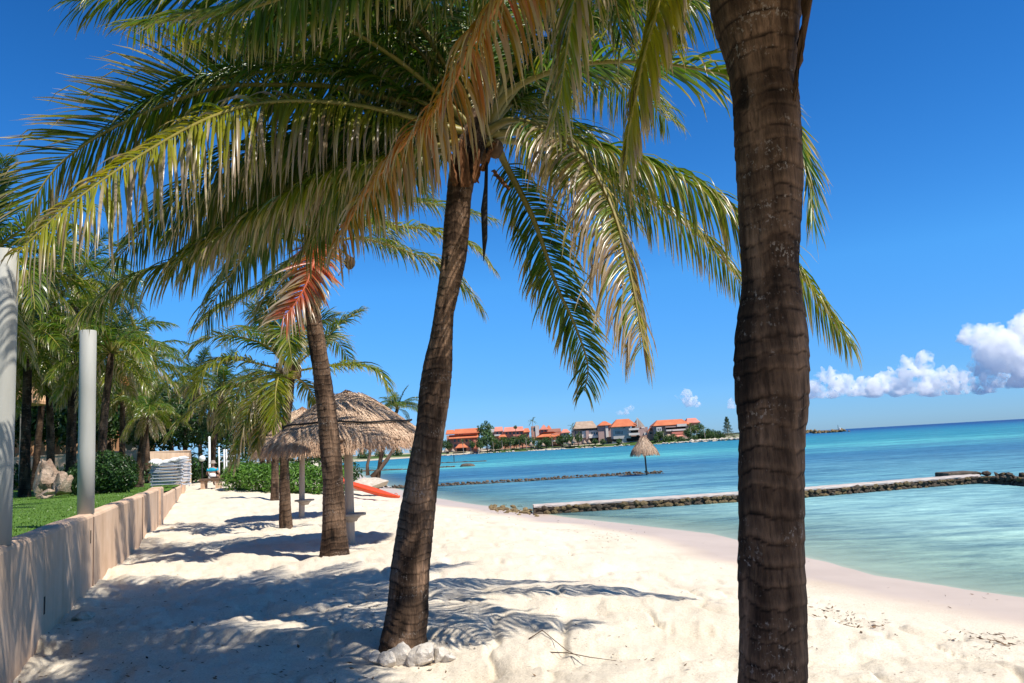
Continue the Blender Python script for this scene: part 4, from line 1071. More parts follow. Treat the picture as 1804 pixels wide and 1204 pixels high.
# ---------------------------------------------------------------- thatched shades, stones, kayak, garden things
def thatch_shade(root, base, eave_r, z_eave, z_top, prof, post_r, shelf_z, shelf_r, seed, nst, band=True, tone=1.0, strand=0.30, sw=0.018, lean=(0, 0)):
    """base: foot of the post. prof: [(r factor, z factor)] from eave to top. separate parts: thatch, rope, post, shelf"""
    g = np.random.default_rng(seed)
    bx_, by_, bz = base
    H = z_top - z_eave
    pr = np.array([(eave_r * a, z_eave + H * b) for a, b in prof])
    s = np.concatenate([[0], np.cumsum(np.hypot(*np.diff(pr, axis=0).T))])
    # solid under-layer
    seg = 48; rows = 16
    ss = np.linspace(0, s[-1], rows)
    rr = np.interp(ss, s, pr[:, 0]); zz = np.interp(ss, s, pr[:, 1])
    aa = np.linspace(0, 2 * math.pi, seg, endpoint=False)
    V = []; C = []
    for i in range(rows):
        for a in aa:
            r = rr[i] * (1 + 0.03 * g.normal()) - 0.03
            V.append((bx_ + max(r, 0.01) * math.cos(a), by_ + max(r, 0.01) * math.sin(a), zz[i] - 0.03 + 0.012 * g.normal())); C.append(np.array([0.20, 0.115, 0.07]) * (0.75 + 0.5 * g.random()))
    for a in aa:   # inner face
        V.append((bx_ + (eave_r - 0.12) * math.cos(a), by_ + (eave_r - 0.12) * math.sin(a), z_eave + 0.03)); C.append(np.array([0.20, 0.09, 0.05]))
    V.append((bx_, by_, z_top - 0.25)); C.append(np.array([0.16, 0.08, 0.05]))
    n = len(V)
    F4 = [(i * seg + k, i * seg + (k + 1) % seg, (i + 1) * seg + (k + 1) % seg, (i + 1) * seg + k) for i in range(rows - 1) for k in range(seg)]
    F4 += [(k, rows * seg + k, rows * seg + (k + 1) % seg, (k + 1) % seg) for k in range(seg)]
    F3 = [(rows * seg + k, n - 1, rows * seg + (k + 1) % seg) for k in range(seg)]
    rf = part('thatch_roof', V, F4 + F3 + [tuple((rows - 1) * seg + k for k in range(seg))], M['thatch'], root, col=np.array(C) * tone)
    # straw laid over it
    t0 = s[-1] * (1 - np.sqrt(g.random(nst) * 0.98 + 0.02)); t0 = np.where(g.random(nst) < 0.16, g.random(nst) * 0.10 * s[-1], t0)
    an = g.random(nst) * 2 * math.pi
    ln = strand * g.uniform(0.6, 1.4, nst)
    r0 = np.interp(t0, s, pr[:, 0]); z0 = np.interp(t0, s, pr[:, 1])
    t1 = t0 - ln
    r1 = np.interp(np.maximum(t1, 0), s, pr[:, 0]); z1 = np.interp(np.maximum(t1, 0), s, pr[:, 1])
    over = np.maximum(-t1, 0)
    r1 = r1 + over * 0.35; z1 = z1 - over * 0.9
    lift0 = g.uniform(-0.005, 0.02, nst); lift1 = g.uniform(0.0, 0.032, nst)
    a1 = an + g.normal(0, 0.06, nst) * eave_r / np.maximum(r1, 0.2)
    P0 = np.stack([bx_ + (r0 + lift0) * np.cos(an), by_ + (r0 + lift0) * np.sin(an), z0 + lift0], 1)
    P1 = np.stack([bx_ + (r1 + lift1) * np.cos(a1), by_ + (r1 + lift1) * np.sin(a1), z1 + lift1], 1)
    tn = np.stack([-np.sin(an), np.cos(an), g.normal(0, 0.35, nst)], 1)
    w = (sw * g.uniform(0.5, 1.4, nst))[:, None]
    VV = np.stack([P0 - tn * w * 0.5, P0 + tn * w * 0.5, P1 + tn * w * 0.25, P1 - tn * w * 0.25], 1)
    k = g.random(nst)[:, None]; k2 = g.random(nst)[:, None] ** 3
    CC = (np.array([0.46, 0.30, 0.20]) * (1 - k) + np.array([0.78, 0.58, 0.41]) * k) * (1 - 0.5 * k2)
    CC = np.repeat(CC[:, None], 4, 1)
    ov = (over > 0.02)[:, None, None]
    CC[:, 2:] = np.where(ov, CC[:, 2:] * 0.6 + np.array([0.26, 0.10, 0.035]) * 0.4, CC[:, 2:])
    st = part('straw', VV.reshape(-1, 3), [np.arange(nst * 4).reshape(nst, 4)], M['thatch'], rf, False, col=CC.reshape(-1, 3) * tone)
    st['kind'] = 'stuff'
    if band:
        bf = 0.26
        rb = np.interp(bf * s[-1], s, pr[:, 0]); zb = np.interp(bf * s[-1], s, pr[:, 1])
        pts = [(bx_ + (rb + 0.062 + 0.012 * math.sin(5 * a)) * math.cos(a), by_ + (rb + 0.062 + 0.012 * math.sin(5 * a)) * math.sin(a), zb + 0.045 + 0.02 * math.sin(3 * a + 1) + 0.012 * math.sin(7 * a)) for a in np.linspace(0, 2 * math.pi, 60)]
        MB().tube(pts, 0.021, 6, False).build('rope_band', M['rope'], root, True)
    lx, ly = lean
    pts = [(bx_ + lx * (1 - u), by_ + ly * (1 - u), bz - 0.3 + (z_top - 0.2 - bz + 0.3) * u) for u in np.linspace(0, 1, 9)]
    MB().tube(pts, [post_r * (1.0 - 0.10 * u + 0.03 * math.sin(9 * u)) for u in np.linspace(0, 1, 9)], 14).build('post', M['post'] if tone > 0.9 else M['wood'], root, True)
    if shelf_z:
        sh = MB().lathe((bx_, by_, shelf_z), [(shelf_r, -0.02), (shelf_r + 0.006, 0), (shelf_r, 0.022), (post_r * 0.7, 0.024)], 28)
        sh.build('shelf_table', M['cap2'], root)
        MB().lathe((bx_, by_, shelf_z - 0.13), [(post_r + 0.03, 0), (post_r + 0.06, 0.05), (post_r + 0.13, 0.108)], 16).build('shelf_collar', M['post'], root, True)
M['white_rock'] = rough_mat('white_rock', (0.46, 0.40, 0.33), (0.72, 0.66, 0.58), 9, 0.9, 1.0, 0.02)
M['cap2'] = rough_mat('grey_shelf', (0.26, 0.22, 0.18), (0.42, 0.37, 0.31), 6, 0.8, 0.4, 0.01)
PROF = [(1.0, 0.0), (0.89, 0.13), (0.78, 0.26), (0.56, 0.51), (0.32, 0.78), (0.13, 0.95), (0.0, 1.0)]
p1 = on_ground(617, 958)
ze, zt = at_y(616, 779, p1.y).z, at_y(616, 686, p1.y).z
r1_ = (at_y(752, 780, p1.y).x - at_y(614, 780, p1.y).x)
top1 = at_y(613, 760, p1.y)
sh1 = thing('thatched_palapa', tuple(p1), 'nearer thatched palapa with a dark rope round its roof and a shelf on its post', 'palapa', 'thatched shades on the sand')
thatch_shade(sh1, (top1.x, p1.y, p1.z), r1_ * 1.02, ze, zt, PROF, 0.095, at_y(618, 907, p1.y).z, 0.30, 3, 17000, strand=0.24, sw=0.015, lean=(p1.x - top1.x, 0))
p2 = on_ground(531, 912)
top2 = at_y(534, 770, p2.y)
sh2 = thing('thatched_palapa', tuple(p2), 'farther thatched beach shade mostly hidden behind the nearer roof and palm trunks', 'palapa', 'thatched shades on the sand')
thatch_shade(sh2, (top2.x, p2.y, p2.z), 1.38, at_y(532, 790, p2.y).z, at_y(534, 716, p2.y).z, PROF, 0.085, at_y(532, 882, p2.y).z, 0.28, 4, 9000, lean=(p2.x - top2.x, 0))

# ---- rock and stone helper
def rock_arrays(c, sx, sy, sz, seed, sub=2, rough=0.35, facet=True):
    import bmesh
    bm = bmesh.new(); bmesh.ops.create_icosphere(bm, subdivisions=sub, radius=1.0)
    V = np.array([v.co[:] for v in bm.verts]); F = np.array([[v.index for v in f.verts] for f in bm.faces]); bm.free()
    k = 1 + rough * fbm3(V[:, 0] * 1.2 + seed * 3.1, V[:, 1] * 1.2, V[:, 2] * 1.2, 3, seed)
    V = V * k[:, None]
    if facet:   # a few flat broken faces
        g = np.random.default_rng(seed)
        for _ in range(7):
            nrm = unit(g.normal(size=3)); d = g.uniform(0.52, 0.86)
            e = V @ nrm - d; V = V - np.where(e > 0, e, 0)[:, None] * nrm * 0.93
    a = seed * 1.7; R = np.array([[math.cos(a), -math.sin(a), 0], [math.sin(a), math.cos(a), 0], [0, 0, 1]])
    V = (V @ R.T) * np.array([sx, sy, sz]) + np.array(c)
    return V, F

def rock(name, c, s, seed, mat, label=None, cat='stone', group=None, parent=None, sub=3, rough=0.35, smooth=False):
    V, F = rock_arrays((0, 0, 0), *s, seed, sub, rough)
    me = mesh_from(name, V, [F], smooth)
    o = put(name, me, M[mat], parent)
    o.location = Vector(c) - (root_loc(parent) if parent else Vector((0, 0, 0)))
    if label: tag(o, label, cat, group)
    return o

# white stones round the foot of the middle palm
gs = 'white stones round the palm foot'
for k, (px, py, w, lab) in enumerate(((662, 1136, 24, 'pinkish stone leaning on the left side of the palm foot'), (684, 1141, 30, 'pale broken stone left of the trunk, second of the row'), (708, 1143, 44, 'largest cream stone right in front of the palm trunk'),
                                      (742, 1153, 46, 'smooth grey-white stone in front of the right edge of the trunk'), (775, 1159, 32, 'bright stone lying right of the smooth grey-white one'), (790, 1164, 26, 'last small cream stone of the row, farthest from the trunk'), (650, 1128, 20, 'small half buried stone at the far left end of the row'))):
    yy = 6.98 - 0.06 * (k % 2) if k < 6 else 7.1
    p = at_y(px, py - 6, yy); sc_ = w * 1.2 / 1400 * yy * 0.47; zg = gz(p.x, p.y)
    rock('stone', (p.x, yy, zg + sc_ * 0.42), (sc_, sc_ * 0.85, sc_ * 0.84), 40 + 3 * k, 'white_rock', lab, 'stone', gs, sub=3, rough=0.35)
for k, (px, py, w, lab) in enumerate(((145, 1088, 30, 'flat sand coloured stone lying in the shade near the wall foot'), (306, 932, 12, 'small round stone on the sand by the far part of the wall'))):
    p = on_ground(px, py); sc_ = w / 1400 * p.y * 0.6
    rock('stone', (p.x, p.y, p.z + sc_ * 0.2), (sc_, sc_ * 0.8, sc_ * 0.5), 60 + k, 'pale_rock', lab, 'stone')

# ---- stone breakwaters
def breakwater(root, pts, width, top, size, seed, maxparts=280, cap=True, stuff=False, face_only=True):
    g = np.random.default_rng(seed)
    P, L = catmull([(p.x, p.y) for p in pts], 200) if len(pts) > 2 else (np.linspace((pts[0].x, pts[0].y), (pts[1].x, pts[1].y), 200), (pts[1] - pts[0]).length)
    T = unit(np.gradient(P, axis=0)); Nn = np.stack([T[:, 1], -T[:, 0]], 1)
    if (Nn @ np.array([0, -1.0])).mean() < 0: Nn = -Nn       # towards the camera side
    if cap:
        V = []; F = []
        m_ = 90
        for i in range(m_):
            q = P[int(i / (m_ - 1) * 199)]; nn = Nn[int(i / (m_ - 1) * 199)]
            for o, z in ((width * 0.44, top - 0.08), (width * 0.44, top - 0.035), (width * 0.38, top), (-width * 0.42, top + 0.01), (-width * 0.46, top - 0.10)):
                j = g.normal(0, 0.006); V.append((q[0] + nn[0] * (o + j), q[1] + nn[1] * (o + j), z + g.normal(0, 0.004)))
        for i in range(m_ - 1):
            for j in range(4): F.append((i * 5 + j, i * 5 + j + 1, (i + 1) * 5 + j + 1, (i + 1) * 5 + j))
        F.append((0, 1, 2, 3, 4)); F.append(tuple((m_ - 1) * 5 + j for j in range(5))[::-1])
        part('mortar_cap', V, F, M['cap'], root, False)
    # core
    q = MB()
    V = []; F = []
    for i in range(0, 200, 4):
        for o, z in ((width * 0.40, SEA - 0.6), (width * 0.40, top - 0.11), (-width * 0.42, top - 0.11), (-width * 0.42, SEA - 0.6)):
            V.append((P[i][0] + Nn[i][0] * o, P[i][1] + Nn[i][1] * o, z))
    for i in range(49):
        for j in range(3): F.append((i * 4 + j, i * 4 + j + 1, (i + 1) * 4 + j + 1, (i + 1) * 4 + j))
    F.append((0, 1, 2, 3)); F.append((196, 197, 198, 199)[::-1])
    part('core', V, F, M['stone'], root, False)
    protos = []
    for k in range(7):
        Vr, Fr = rock_arrays((0, 0, 0), 1, 1, 1, seed + k, 1, 0.3)
        me = mesh_from('stone', Vr, [Fr], False); me.materials.append(M['stone' if k % 3 else 'stone2']); protos.append((me, Vr, Fr))
    rows = max(1, int(round((top - SEA + 0.02) / (size * 0.75))))
    n = 0; SV, SF = [], []
    rl = root_loc(root)
    for row in range(rows + 1):
        d = g.uniform(0, size)
        while d < L:
            i = min(199, int(d / L * 199)); w = size * g.uniform(0.65, 1.35)
            z = SEA - 0.03 + (row + 0.45) * (top - SEA) / (rows + 0.15) if row < rows else top - 0.03
            zz = min(z, top - 0.06) if cap else z
            o = width * 0.41 + (0.09 * (rows - row) / rows) * (0.4 + g.random())
            if row == rows:
                if cap: d = L + 1; continue
                o = width * g.uniform(-0.35, 0.35)
            c = np.array([P[i][0] + Nn[i][0] * o, P[i][1] + Nn[i][1] * o, zz + g.normal(0, 0.015)])
            me, Vr, Fr = protos[int(g.integers(7))]
            sc_ = (w * 0.72, w * 0.36, w * 0.40); rz = math.atan2(T[i][1], T[i][0]) + g.normal(0, 0.3)
            if n < maxparts and not stuff:
                s_ = put('stone', me, None, root); s_.location = Vector(c) - rl; s_.scale = sc_; s_.rotation_euler = (g.normal(0, 0.3), g.normal(0, 0.25), rz)
            else:
                R = np.array(Euler((g.normal(0, 0.3), g.normal(0, 0.25), rz)).to_matrix())
                SF.append(Fr + sum(len(v) for v in SV)); SV.append((Vr * np.array(sc_)) @ R.T + c)
            n += 1; d += w * 1.02
    if SV:
        s_ = part('stones', np.vstack(SV), [np.vstack(SF)], M['stone'], root, False); s_['kind'] = 'stuff'
M['stone2'] = rough_mat('brown_reef_stone', (0.10, 0.065, 0.03), (0.30, 0.22, 0.11), 3.5, 0.9, 0.9, 0.05)
wpts = [at_z(x, y, SEA) for x, y in ((938, 908), (1180, 893), (1420, 877), (1600, 862), (1728, 852))]
bw1 = thing('breakwater', tuple(wpts[0]), 'low stone breakwater with a pale flat top, nearest across the lagoon', 'breakwater')
off = Vector((0.05, 0.35, 0))
breakwater(bw1, [p + off for p in wpts], 0.5, SEA + 0.30, 0.20, 50, maxparts=299)
wq = [at_z(x, y, SEA) for x, y in ((1722, 852), (1770, 852), (1830, 856), (2000, 868))]
bw2 = thing('breakwater', tuple(wq[0]), 'dark return of the breakwater at the photo edge, without a pale top', 'breakwater')
breakwater(bw2, [p + off for p in wq], 0.9, SEA + 0.33, 0.24, 57, maxparts=120, cap=False)
a, b = at_z(1652, 840, SEA), at_z(1722, 838, SEA)
sl_ = MB(); c = (a + b) / 2
sl_.box((a.x, c.y - 0.5, SEA - 0.3), (b.x, c.y + 0.6, SEA + 0.17))
o = sl_.build('concrete_slab', M['stone'], None, False, 0.05); tag(o, 'dark flat slab lying in the sea just behind the breakwater bend', 'slab')
w2 = [at_z(x, y, SEA) for x, y in ((640, 863), (770, 857), (900, 850), (1040, 841), (1172, 834))]
bw3 = thing('breakwater', tuple(w2[0]), 'second thinner stone breakwater farther out with a lone thatched shade on it', 'breakwater')
breakwater(bw3, [p + Vector((0, 0.4, 0)) for p in w2], 0.9, SEA + 0.14, 0.19, 70, cap=False, stuff=True)
# rubble where the near breakwater meets the beach
gq = np.random.default_rng(5); SV, SF = [], []
for k in range(90):
    u = gq.random(); px, py = 868 + 80 * u + gq.normal(0, 4), 896 + 9 * u + gq.normal(0, 3)
    p = on_ground(px, py) if k % 2 else at_z(px, py, SEA + 0.06)
    s_ = gq.uniform(0.04, 0.14)
    V, F = rock_arrays((p.x, p.y, p.z + s_ * 0.1), s_, s_ * 0.8, s_ * 0.6, 200 + k, 1, 0.3)
    SF.append(F + sum(len(v) for v in SV)); SV.append(V)
o = part('rubble', np.vstack(SV), [np.vstack(SF)], M['stone3'] if 'stone3' in M else M['stone2'], None, False)
tag(o, 'yellowish weedy rubble where the breakwater runs into the beach', 'rubble', kind='stuff')

p3 = at_z(1138, 832, SEA + 0.2); p3.z = SEA + 0.2
sh3 = thing('thatched_palapa', tuple(p3), 'lone shaggy thatched shade standing on the farther breakwater in the sea', 'palapa')
tp = at_y(1135, 794, p3.y)
thatch_shade(sh3, (tp.x, p3.y, p3.z), 0.80, tp.z - 0.02, at_y(1134, 768, p3.y).z, [(1.0, 0.0), (0.9, 0.12), (0.62, 0.42), (0.36, 0.72), (0.14, 0.95), (0.0, 1.0)], 0.055, None, 0, 9, 2600, False, 0.85, 0.34, 0.03, lean=(p3.x - tp.x + 0.04, 0))

# dark rock and pole out in the bay
a = at_z(825, 822, SEA); rock('rock', (a.x, a.y, SEA + 0.05), (1.05, 0.6, 0.5), 81, 'stone', 'small dark rock sticking out of the bay between the breakwaters and the houses', 'rock')
for k, (x0, y0, x1, y1, lab) in enumerate(((735, 818, 858, 813, 'long thin dark reef line low in the bay, the one nearer the houses'), (735, 826, 802, 823, 'short thin dark reef line low in the bay, left of the dark rock'), (610, 832, 730, 827, 'dark reef line seen under the thatched roof behind the leaning trees'))):
    a, b = at_z(x0, y0, SEA), at_z(x1, y1, SEA); n = 40; V, F = [], []
    g = np.random.default_rng(90 + k)
    for i in range(n):
        p = a.lerp(b, i / (n - 1)); hh = (0.10 + 0.10 * g.random()) * (1 if 0 < i < n - 1 else 0.2); w = 0.5 + 0.3 * g.random()
        for dy, z in ((-w, SEA - 0.1), (-w * 0.5, SEA + hh), (w * 0.5, SEA + hh), (w, SEA - 0.1)): V.append((p.x, p.y + dy, z))
    F = [(i * 4 + j, i * 4 + j + 1, (i + 1) * 4 + j + 1, (i + 1) * 4 + j) for i in range(n - 1) for j in range(3)]
    tag(part('reef', V, F, M['stone'], None, False), lab, 'reef')
a = at_z(800, 815, SEA); tag(MB().tube([(a.x, a.y, SEA - 0.2), (a.x + 0.02, a.y, SEA + 1.5)], 0.07, 6).build('marker_pole', M['rope']), 'thin dark marker pole standing in the bay before the red roofed houses', 'pole')

# ---- kayak on the bank and the flat rock behind it
ka, kb = at_y(598, 848, 37.5), at_y(702, 866, 35.2)
ka.z = max(ka.z, gz(ka.x, ka.y) + 0.12); kb.z = gz(kb.x, kb.y) + 0.10
ky = thing('kayak', tuple((ka + kb) / 2), 'orange plastic kayak lying on the sand behind the nearer thatched shade', 'kayak')
n = 28; V, F = [], []
ax = (kb - ka).normalized(); sd_ = Vector((-ax.y, ax.x, 0)).normalized(); up_ = sd_.cross(ax); up_ = up_ if up_.z > 0 else -up_
for i in range(n):
    u = i / (n - 1); p = ka.lerp(kb, u); f = math.sin(math.pi * min(max(u, 0.02), 0.98)) ** 0.55
    rock_ = 0.16 * (2 * u - 1) ** 4
    for cx_, cz in ((0, -0.15), (0.22, -0.12), (0.34, 0.0), (0.36, 0.10), (0.30, 0.15), (0.20, 0.11 if 0.2 < u < 0.8 else 0.17), (0, 0.06 if 0.2 < u < 0.8 else 0.19), (-0.20, 0.11 if 0.2 < u < 0.8 else 0.17), (-0.30, 0.15), (-0.36, 0.10), (-0.34, 0.0), (-0.22, -0.12)):
        V.append(tuple(p + sd_ * cx_ * 0.85 * f + up_ * (cz * 0.75 * (0.35 + 0.65 * f) + rock_ * 0.6)))
k = 12
F = [(i * k + j, i * k + (j + 1) % k, (i + 1) * k + (j + 1) % k, (i + 1) * k + j) for i in range(n - 1) for j in range(k)] + [tuple(range(k))[::-1], tuple(range((n - 1) * k, n * k))]
part('hull', V, F, M['kayak'], ky)
for u in (0.05, 0.95):
    q = ka.lerp(kb, u) + up_ * 0.17
    MB().tube([tuple(q - ax * 0.09), tuple(q - ax * 0.05 + up_ * 0.04), tuple(q + ax * 0.05 + up_ * 0.04), tuple(q + ax * 0.09)], 0.014, 6).build('carry_handle', M['kayak'], ky, True)
p = at_y(652, 850, 41); zb = gz(p.x, p.y)
rock('flat_rock', (p.x, p.y, p.z - 0.1), (1.15, 0.8, 0.34), 33, 'pale_rock2' if 'pale_rock2' in M else 'pale_rock', 'flat pale rock ledge between the orange kayak and the leaning trees', 'rock', sub=3, rough=0.2)

# ---- leafy plants: clouds of single leaves
def leaf_cloud(blobs, n, size, seed, c0, c1, shell=0.55, flat=0.0):
    g = np.random.default_rng(seed)
    blobs = np.array(blobs, float)                # x y z rx ry rz
    vol = blobs[:, 3] * blobs[:, 4] * blobs[:, 5]; b = blobs[g.choice(len(blobs), n, p=vol / vol.sum())]
    d = unit(g.normal(size=(n, 3))); r = shell + (1 - shell) * g.random(n) ** 0.6
    lump = 1 + 0.22 * noise3(d[:, 0] * 2.2 + b[:, 0], d[:, 1] * 2.2 + b[:, 1], d[:, 2] * 2.2, seed)
    P = b[:, :3] + d * (r * lump)[:, None] * b[:, 3:]
    nn = unit(d * 0.9 + g.normal(0, 0.6, (n, 3)) + np.array([0, 0, 0.35]))
    a = unit(np.cross(nn, g.normal(size=(n, 3)))); e = np.cross(nn, a)
    s = size * g.uniform(0.6, 1.35, n)[:, None]
    V = np.stack([P - a * s * 0.9, P - e * s * 0.38 + nn * s * 0.1, P + a * s * 0.9 - nn * s * 0.15, P + e * s * 0.38 + nn * s * 0.1], 1)
    k = np.clip(g.random(n) + 0.25 * noise3(P[:, 0] * 1.5 / size * 0.1, P[:, 1] * 0.15 / size, P[:, 2] * 0.15 / size, seed + 3), 0, 1)[:, None]
    C = np.array(c0) * (1 - k) + np.array(c1) * k
    return V.reshape(-1, 3), np.arange(n * 4).reshape(n, 4), np.repeat(C, 4, 0)
DG0, DG1 = (0.012, 0.034, 0.008), (0.05, 0.115, 0.02)

def bush(name, base, blobs, n, size, seed, label, cat, group=None, c0=DG0, c1=DG1, stems=4):
    base = Vector(base); g = random.Random(seed)
    r = thing(name, tuple(base), label, cat, group)
    bl = [(base.x + b[0], base.y + b[1], base.z + b[2], b[3], b[4], b[5]) for b in blobs]
    V, F, C = leaf_cloud(bl, n, size, seed, c0, c1)
    part('foliage', V, [F], M['leaf'], r, False, col=C)
    q = MB()
    for k in range(stems):
        b = bl[g.randrange(len(bl))]; 
        q.tube([(base.x + (b[0] - base.x) * 0.5 + g.uniform(-.1, .1), base.y + (b[1] - base.y) * 0.5, base.z - 0.1), (b[0] * 0.7 + base.x * 0.3, b[1], base.z + (b[2] - base.z) * 0.6), (b[0], b[1], b[2] + b[5] * 0.5)], [0.03, 0.02, 0.008], 5)
    if stems: q.build('stems', M['wood'], r)
    return r
p = at_y(196, 866, 29); p.z = LAWN
bush('round_bush', p, [(0, 0, 0.72, 0.82, 0.85, 0.76), (-0.35, 0, 0.62, 0.6, 0.6, 0.62), (0.35, 0.1, 0.6, 0.55, 0.6, 0.58)], 5200, 0.075, 5, 'clipped round dark green bush on the lawn next to the white post', 'bush')
p = at_y(140, 862, 30); p.z = LAWN
bush('round_bush', p, [(0, 0, 0.5, 0.5, 0.5, 0.55)], 1300, 0.075, 6, 'smaller dark bush half hidden behind the white post beside the boulders', 'bush')
# hedge right of the path
hedge = [(418, 864, 0.85, 'left end of the green hedge, nearest the path'), (452, 866, 0.95, 'glossy hedge shrub behind the drooping brown frond'), (486, 868, 1.0, 'hedge shrub behind the two close palm trunks'), (520, 869, 1.0, 'hedge shrub seen behind the farther shade post'), (552, 870, 1.0, 'hedge shrub just left of the leaning palm trunk'), (588, 868, 0.95, 'hedge shrub between the leaning palm trunk and the nearer shade post')]
for k, (px, py, s_, lab) in enumerate(hedge):
    p = on_ground(px, py)
    bush('hedge_shrub', p, [(0, 0.3, 0.55, 0.85, 0.8, 0.72), (-0.3, 0.5, 0.95 * s_, 0.5, 0.5, 0.42), (0.4, 0.4, 0.9 * s_, 0.5, 0.5, 0.45)], 2400, 0.085, 20 + k, lab, 'shrub', 'hedge shrubs beside the path', (0.04, 0.11, 0.014), (0.16, 0.31, 0.04))
p = on_ground(612, 830)
# boulders on the lawn
for px, py, wx, wz, Y, sd2, lab in ((78, 872, 46, 66, 27.5, 5, 'tall weathered coral boulder standing on the lawn, rust brown and grey'), (108, 874, 36, 40, 27.0, 8, 'rounded pinkish boulder leaning at the right of the tall one'), (98, 846, 44, 22, 28.6, 12, 'pale flat boulder lying behind and between the other two'), (84, 876, 22, 14, 26.6, 15, 'low broken piece of rock at the foot of the tall boulder')):
    sx_, sz_ = wx / 1400 * Y * 0.55, wz / 1400 * Y * 0.55
    p = at_y(px, py, Y); z0 = LAWN if py > 860 else LAWN + 0.45
    rock('boulder', (p.x, p.y, z0 + sz_ * 0.85), (sx_, sx_ * 0.85, sz_), 300 + sd2, 'boulder', lab, 'boulder', 'boulders on the lawn', sub=4, rough=0.5)

# ---- pink garden wall panel, tall, standing across the garden
pl, pr_ = at_y(243, 848, 45.5), at_y(337, 840, 49)
zt_ = at_y(337, 795, 49).z
pw = thing('garden_wall_panel', tuple(pl), 'taller peach wall panel standing behind the stacked loungers', 'wall')
dv = (pr_ - pl); dv.z = 0; nv = Vector((-dv.y, dv.x, 0)).normalized() * 0.2
V = []
for zz in (LAWN - 0.3, zt_):
    for p in (pl, pr_, pr_ + nv, pl + nv): V.append((p.x, p.y, zz))
part('panel', V, [(0,3,2,1),(4,5,6,7),(0,1,5,4),(1,2,6,5),(2,3,7,6),(3,0,4,7)], M['stucco'], pw, False)
V = []
for zz in (zt_ + 0.002, zt_ + 0.06):
    for p, s_ in ((pl, (-1, -1)), (pr_, (1, -1)), (pr_ + nv, (1, 1)), (pl + nv, (-1, 1))): V.append((p.x + s_[0] * 0.05, p.y + s_[1] * 0.05, zz))
part('coping', V, [(0,3,2,1),(4,5,6,7),(0,1,5,4),(1,2,6,5),(2,3,7,6),(3,0,4,7)], M['stucco'], pw, False)
pl2 = at_y(30, 850, 45); 
pw2 = thing('garden_wall_panel', tuple(pl2), 'long shaded wall at the back of the lawn behind the boulders', 'wall')
e0 = pl + nv * 1.02 - dv.normalized() * 0.02
for nm, z0, z1, ex in (('panel', LAWN - 0.3, at_y(150, 800, 46).z, 0.0), ('coping', at_y(150, 800, 46).z + 0.002, at_y(150, 800, 46).z + 0.07, 0.04)):
    A, B = Vector((pl2.x - 12, 47.5, 0)), Vector((e0.x, e0.y + 1.0, 0)); dd = (B - A).normalized(); n2 = Vector((-dd.y, dd.x, 0))
    V = []
    for zz in (z0, z1):
        for p, s_ in ((A, -1), (B, -1), (B, 1), (A, 1)): q = p + n2 * s_ * (0.1 + ex); V.append((q.x, q.y, zz))
    part(nm, V, [(0,3,2,1),(4,5,6,7),(0,1,5,4),(1,2,6,5),(2,3,7,6),(3,0,4,7)], M['stucco'], pw2, False)

# ---- resort building with arches behind the garden
M['peach'] = rough_mat('peach_render', (0.50, 0.27, 0.14), (0.62, 0.38, 0.22), 0.8, 0.85, 0.1)
M['cream'] = rough_mat('cream_render', (0.58, 0.50, 0.42), (0.70, 0.63, 0.55), 0.8, 0.85, 0.1)
M['tile'] = rough_mat('orange_tiles', (0.40, 0.115, 0.04), (0.58, 0.20, 0.08), 0.9, 0.85, 0.3, 0.05)
def arch_wall(q, x0, x1, z0, z1, y, arches, th=0.4, n=14):
    """front wall with round headed openings: arches = [(cx, half width, sill z, spring z)]"""
    xs = x0
    def quad(a, b, c, d):
        k = len(q.v); q.v += [a, b, c, d]; q.f.append((k, k + 1, k + 2, k + 3))
    for cx_, hw, zs, zp in arches:
        quad((xs, y, z0), (cx_ - hw, y, z0), (cx_ - hw, y, z1), (xs, y, z1))
        quad((cx_ - hw, y, z0), (cx_ + hw, y, z0), (cx_ + hw, y, zs), (cx_ - hw, y, zs))
        quad((cx_ - hw, y, zs), (cx_ + hw, y, zs), (cx_ + hw, y + th, zs), (cx_ - hw, y + th, zs))
        pts = [(cx_ - hw, zs)] + [(cx_ - hw * math.cos(math.pi * i / n), zp + hw * math.sin(math.pi * i / n)) for i in range(n + 1)] + [(cx_ + hw, zs)]
        for (xa, za), (xb, zb_) in zip(pts[:-1], pts[1:]):
            quad((xa, y, za), (xb, y, zb_), (xb, y + th, zb_), (xa, y + th, za))
        for (xa, za), (xb, zb_) in zip(pts[1:-1][:-1], pts[1:-1][1:]):
            quad((xa, y, za), (xb, y, zb_), (xb, y, z1), (xa, y, z1))
        xs = cx_ + hw
    quad((xs, y, z0), (x1, y, z0), (x1, y, z1), (xs, y, z1))
Yb = 56
L_ = lambda px, py: at_y(px, py, Yb)
bl = thing('resort_building', (L_(120, 800).x, Yb, LAWN), 'peach resort building with round arches behind the shaded garden palms', 'building')
q = MB(); x0, x1 = L_(-40, 790).x, L_(205, 790).x; z1 = L_(100, 690).z
arch_wall(q, x0, x1, LAWN - 0.2, z1, Yb, [(L_(22, 780).x, 0.5, L_(22, 800).z, L_(22, 775).z), (L_(60, 780).x, 0.75, L_(60, 808).z, L_(60, 776).z), (L_(94, 785).x, 0.5, L_(94, 806).z, L_(94, 784).z), (L_(160, 785).x, 0.7, L_(160, 808).z, L_(160, 780).z)])
q.box((x0, Yb + 0.41, LAWN - 0.2), (x1, Yb + 6, z1 - 0.02))
q.build('wall', M['peach'], bl)
MB().hip(x0 - 0.5, x1 + 0.5, Yb - 0.6, Yb + 7, z1 + 0.002, z1 + 1.6, 0.2, 0.5, 0.12).build('roof', M['tile'], bl)
Yb2 = 54
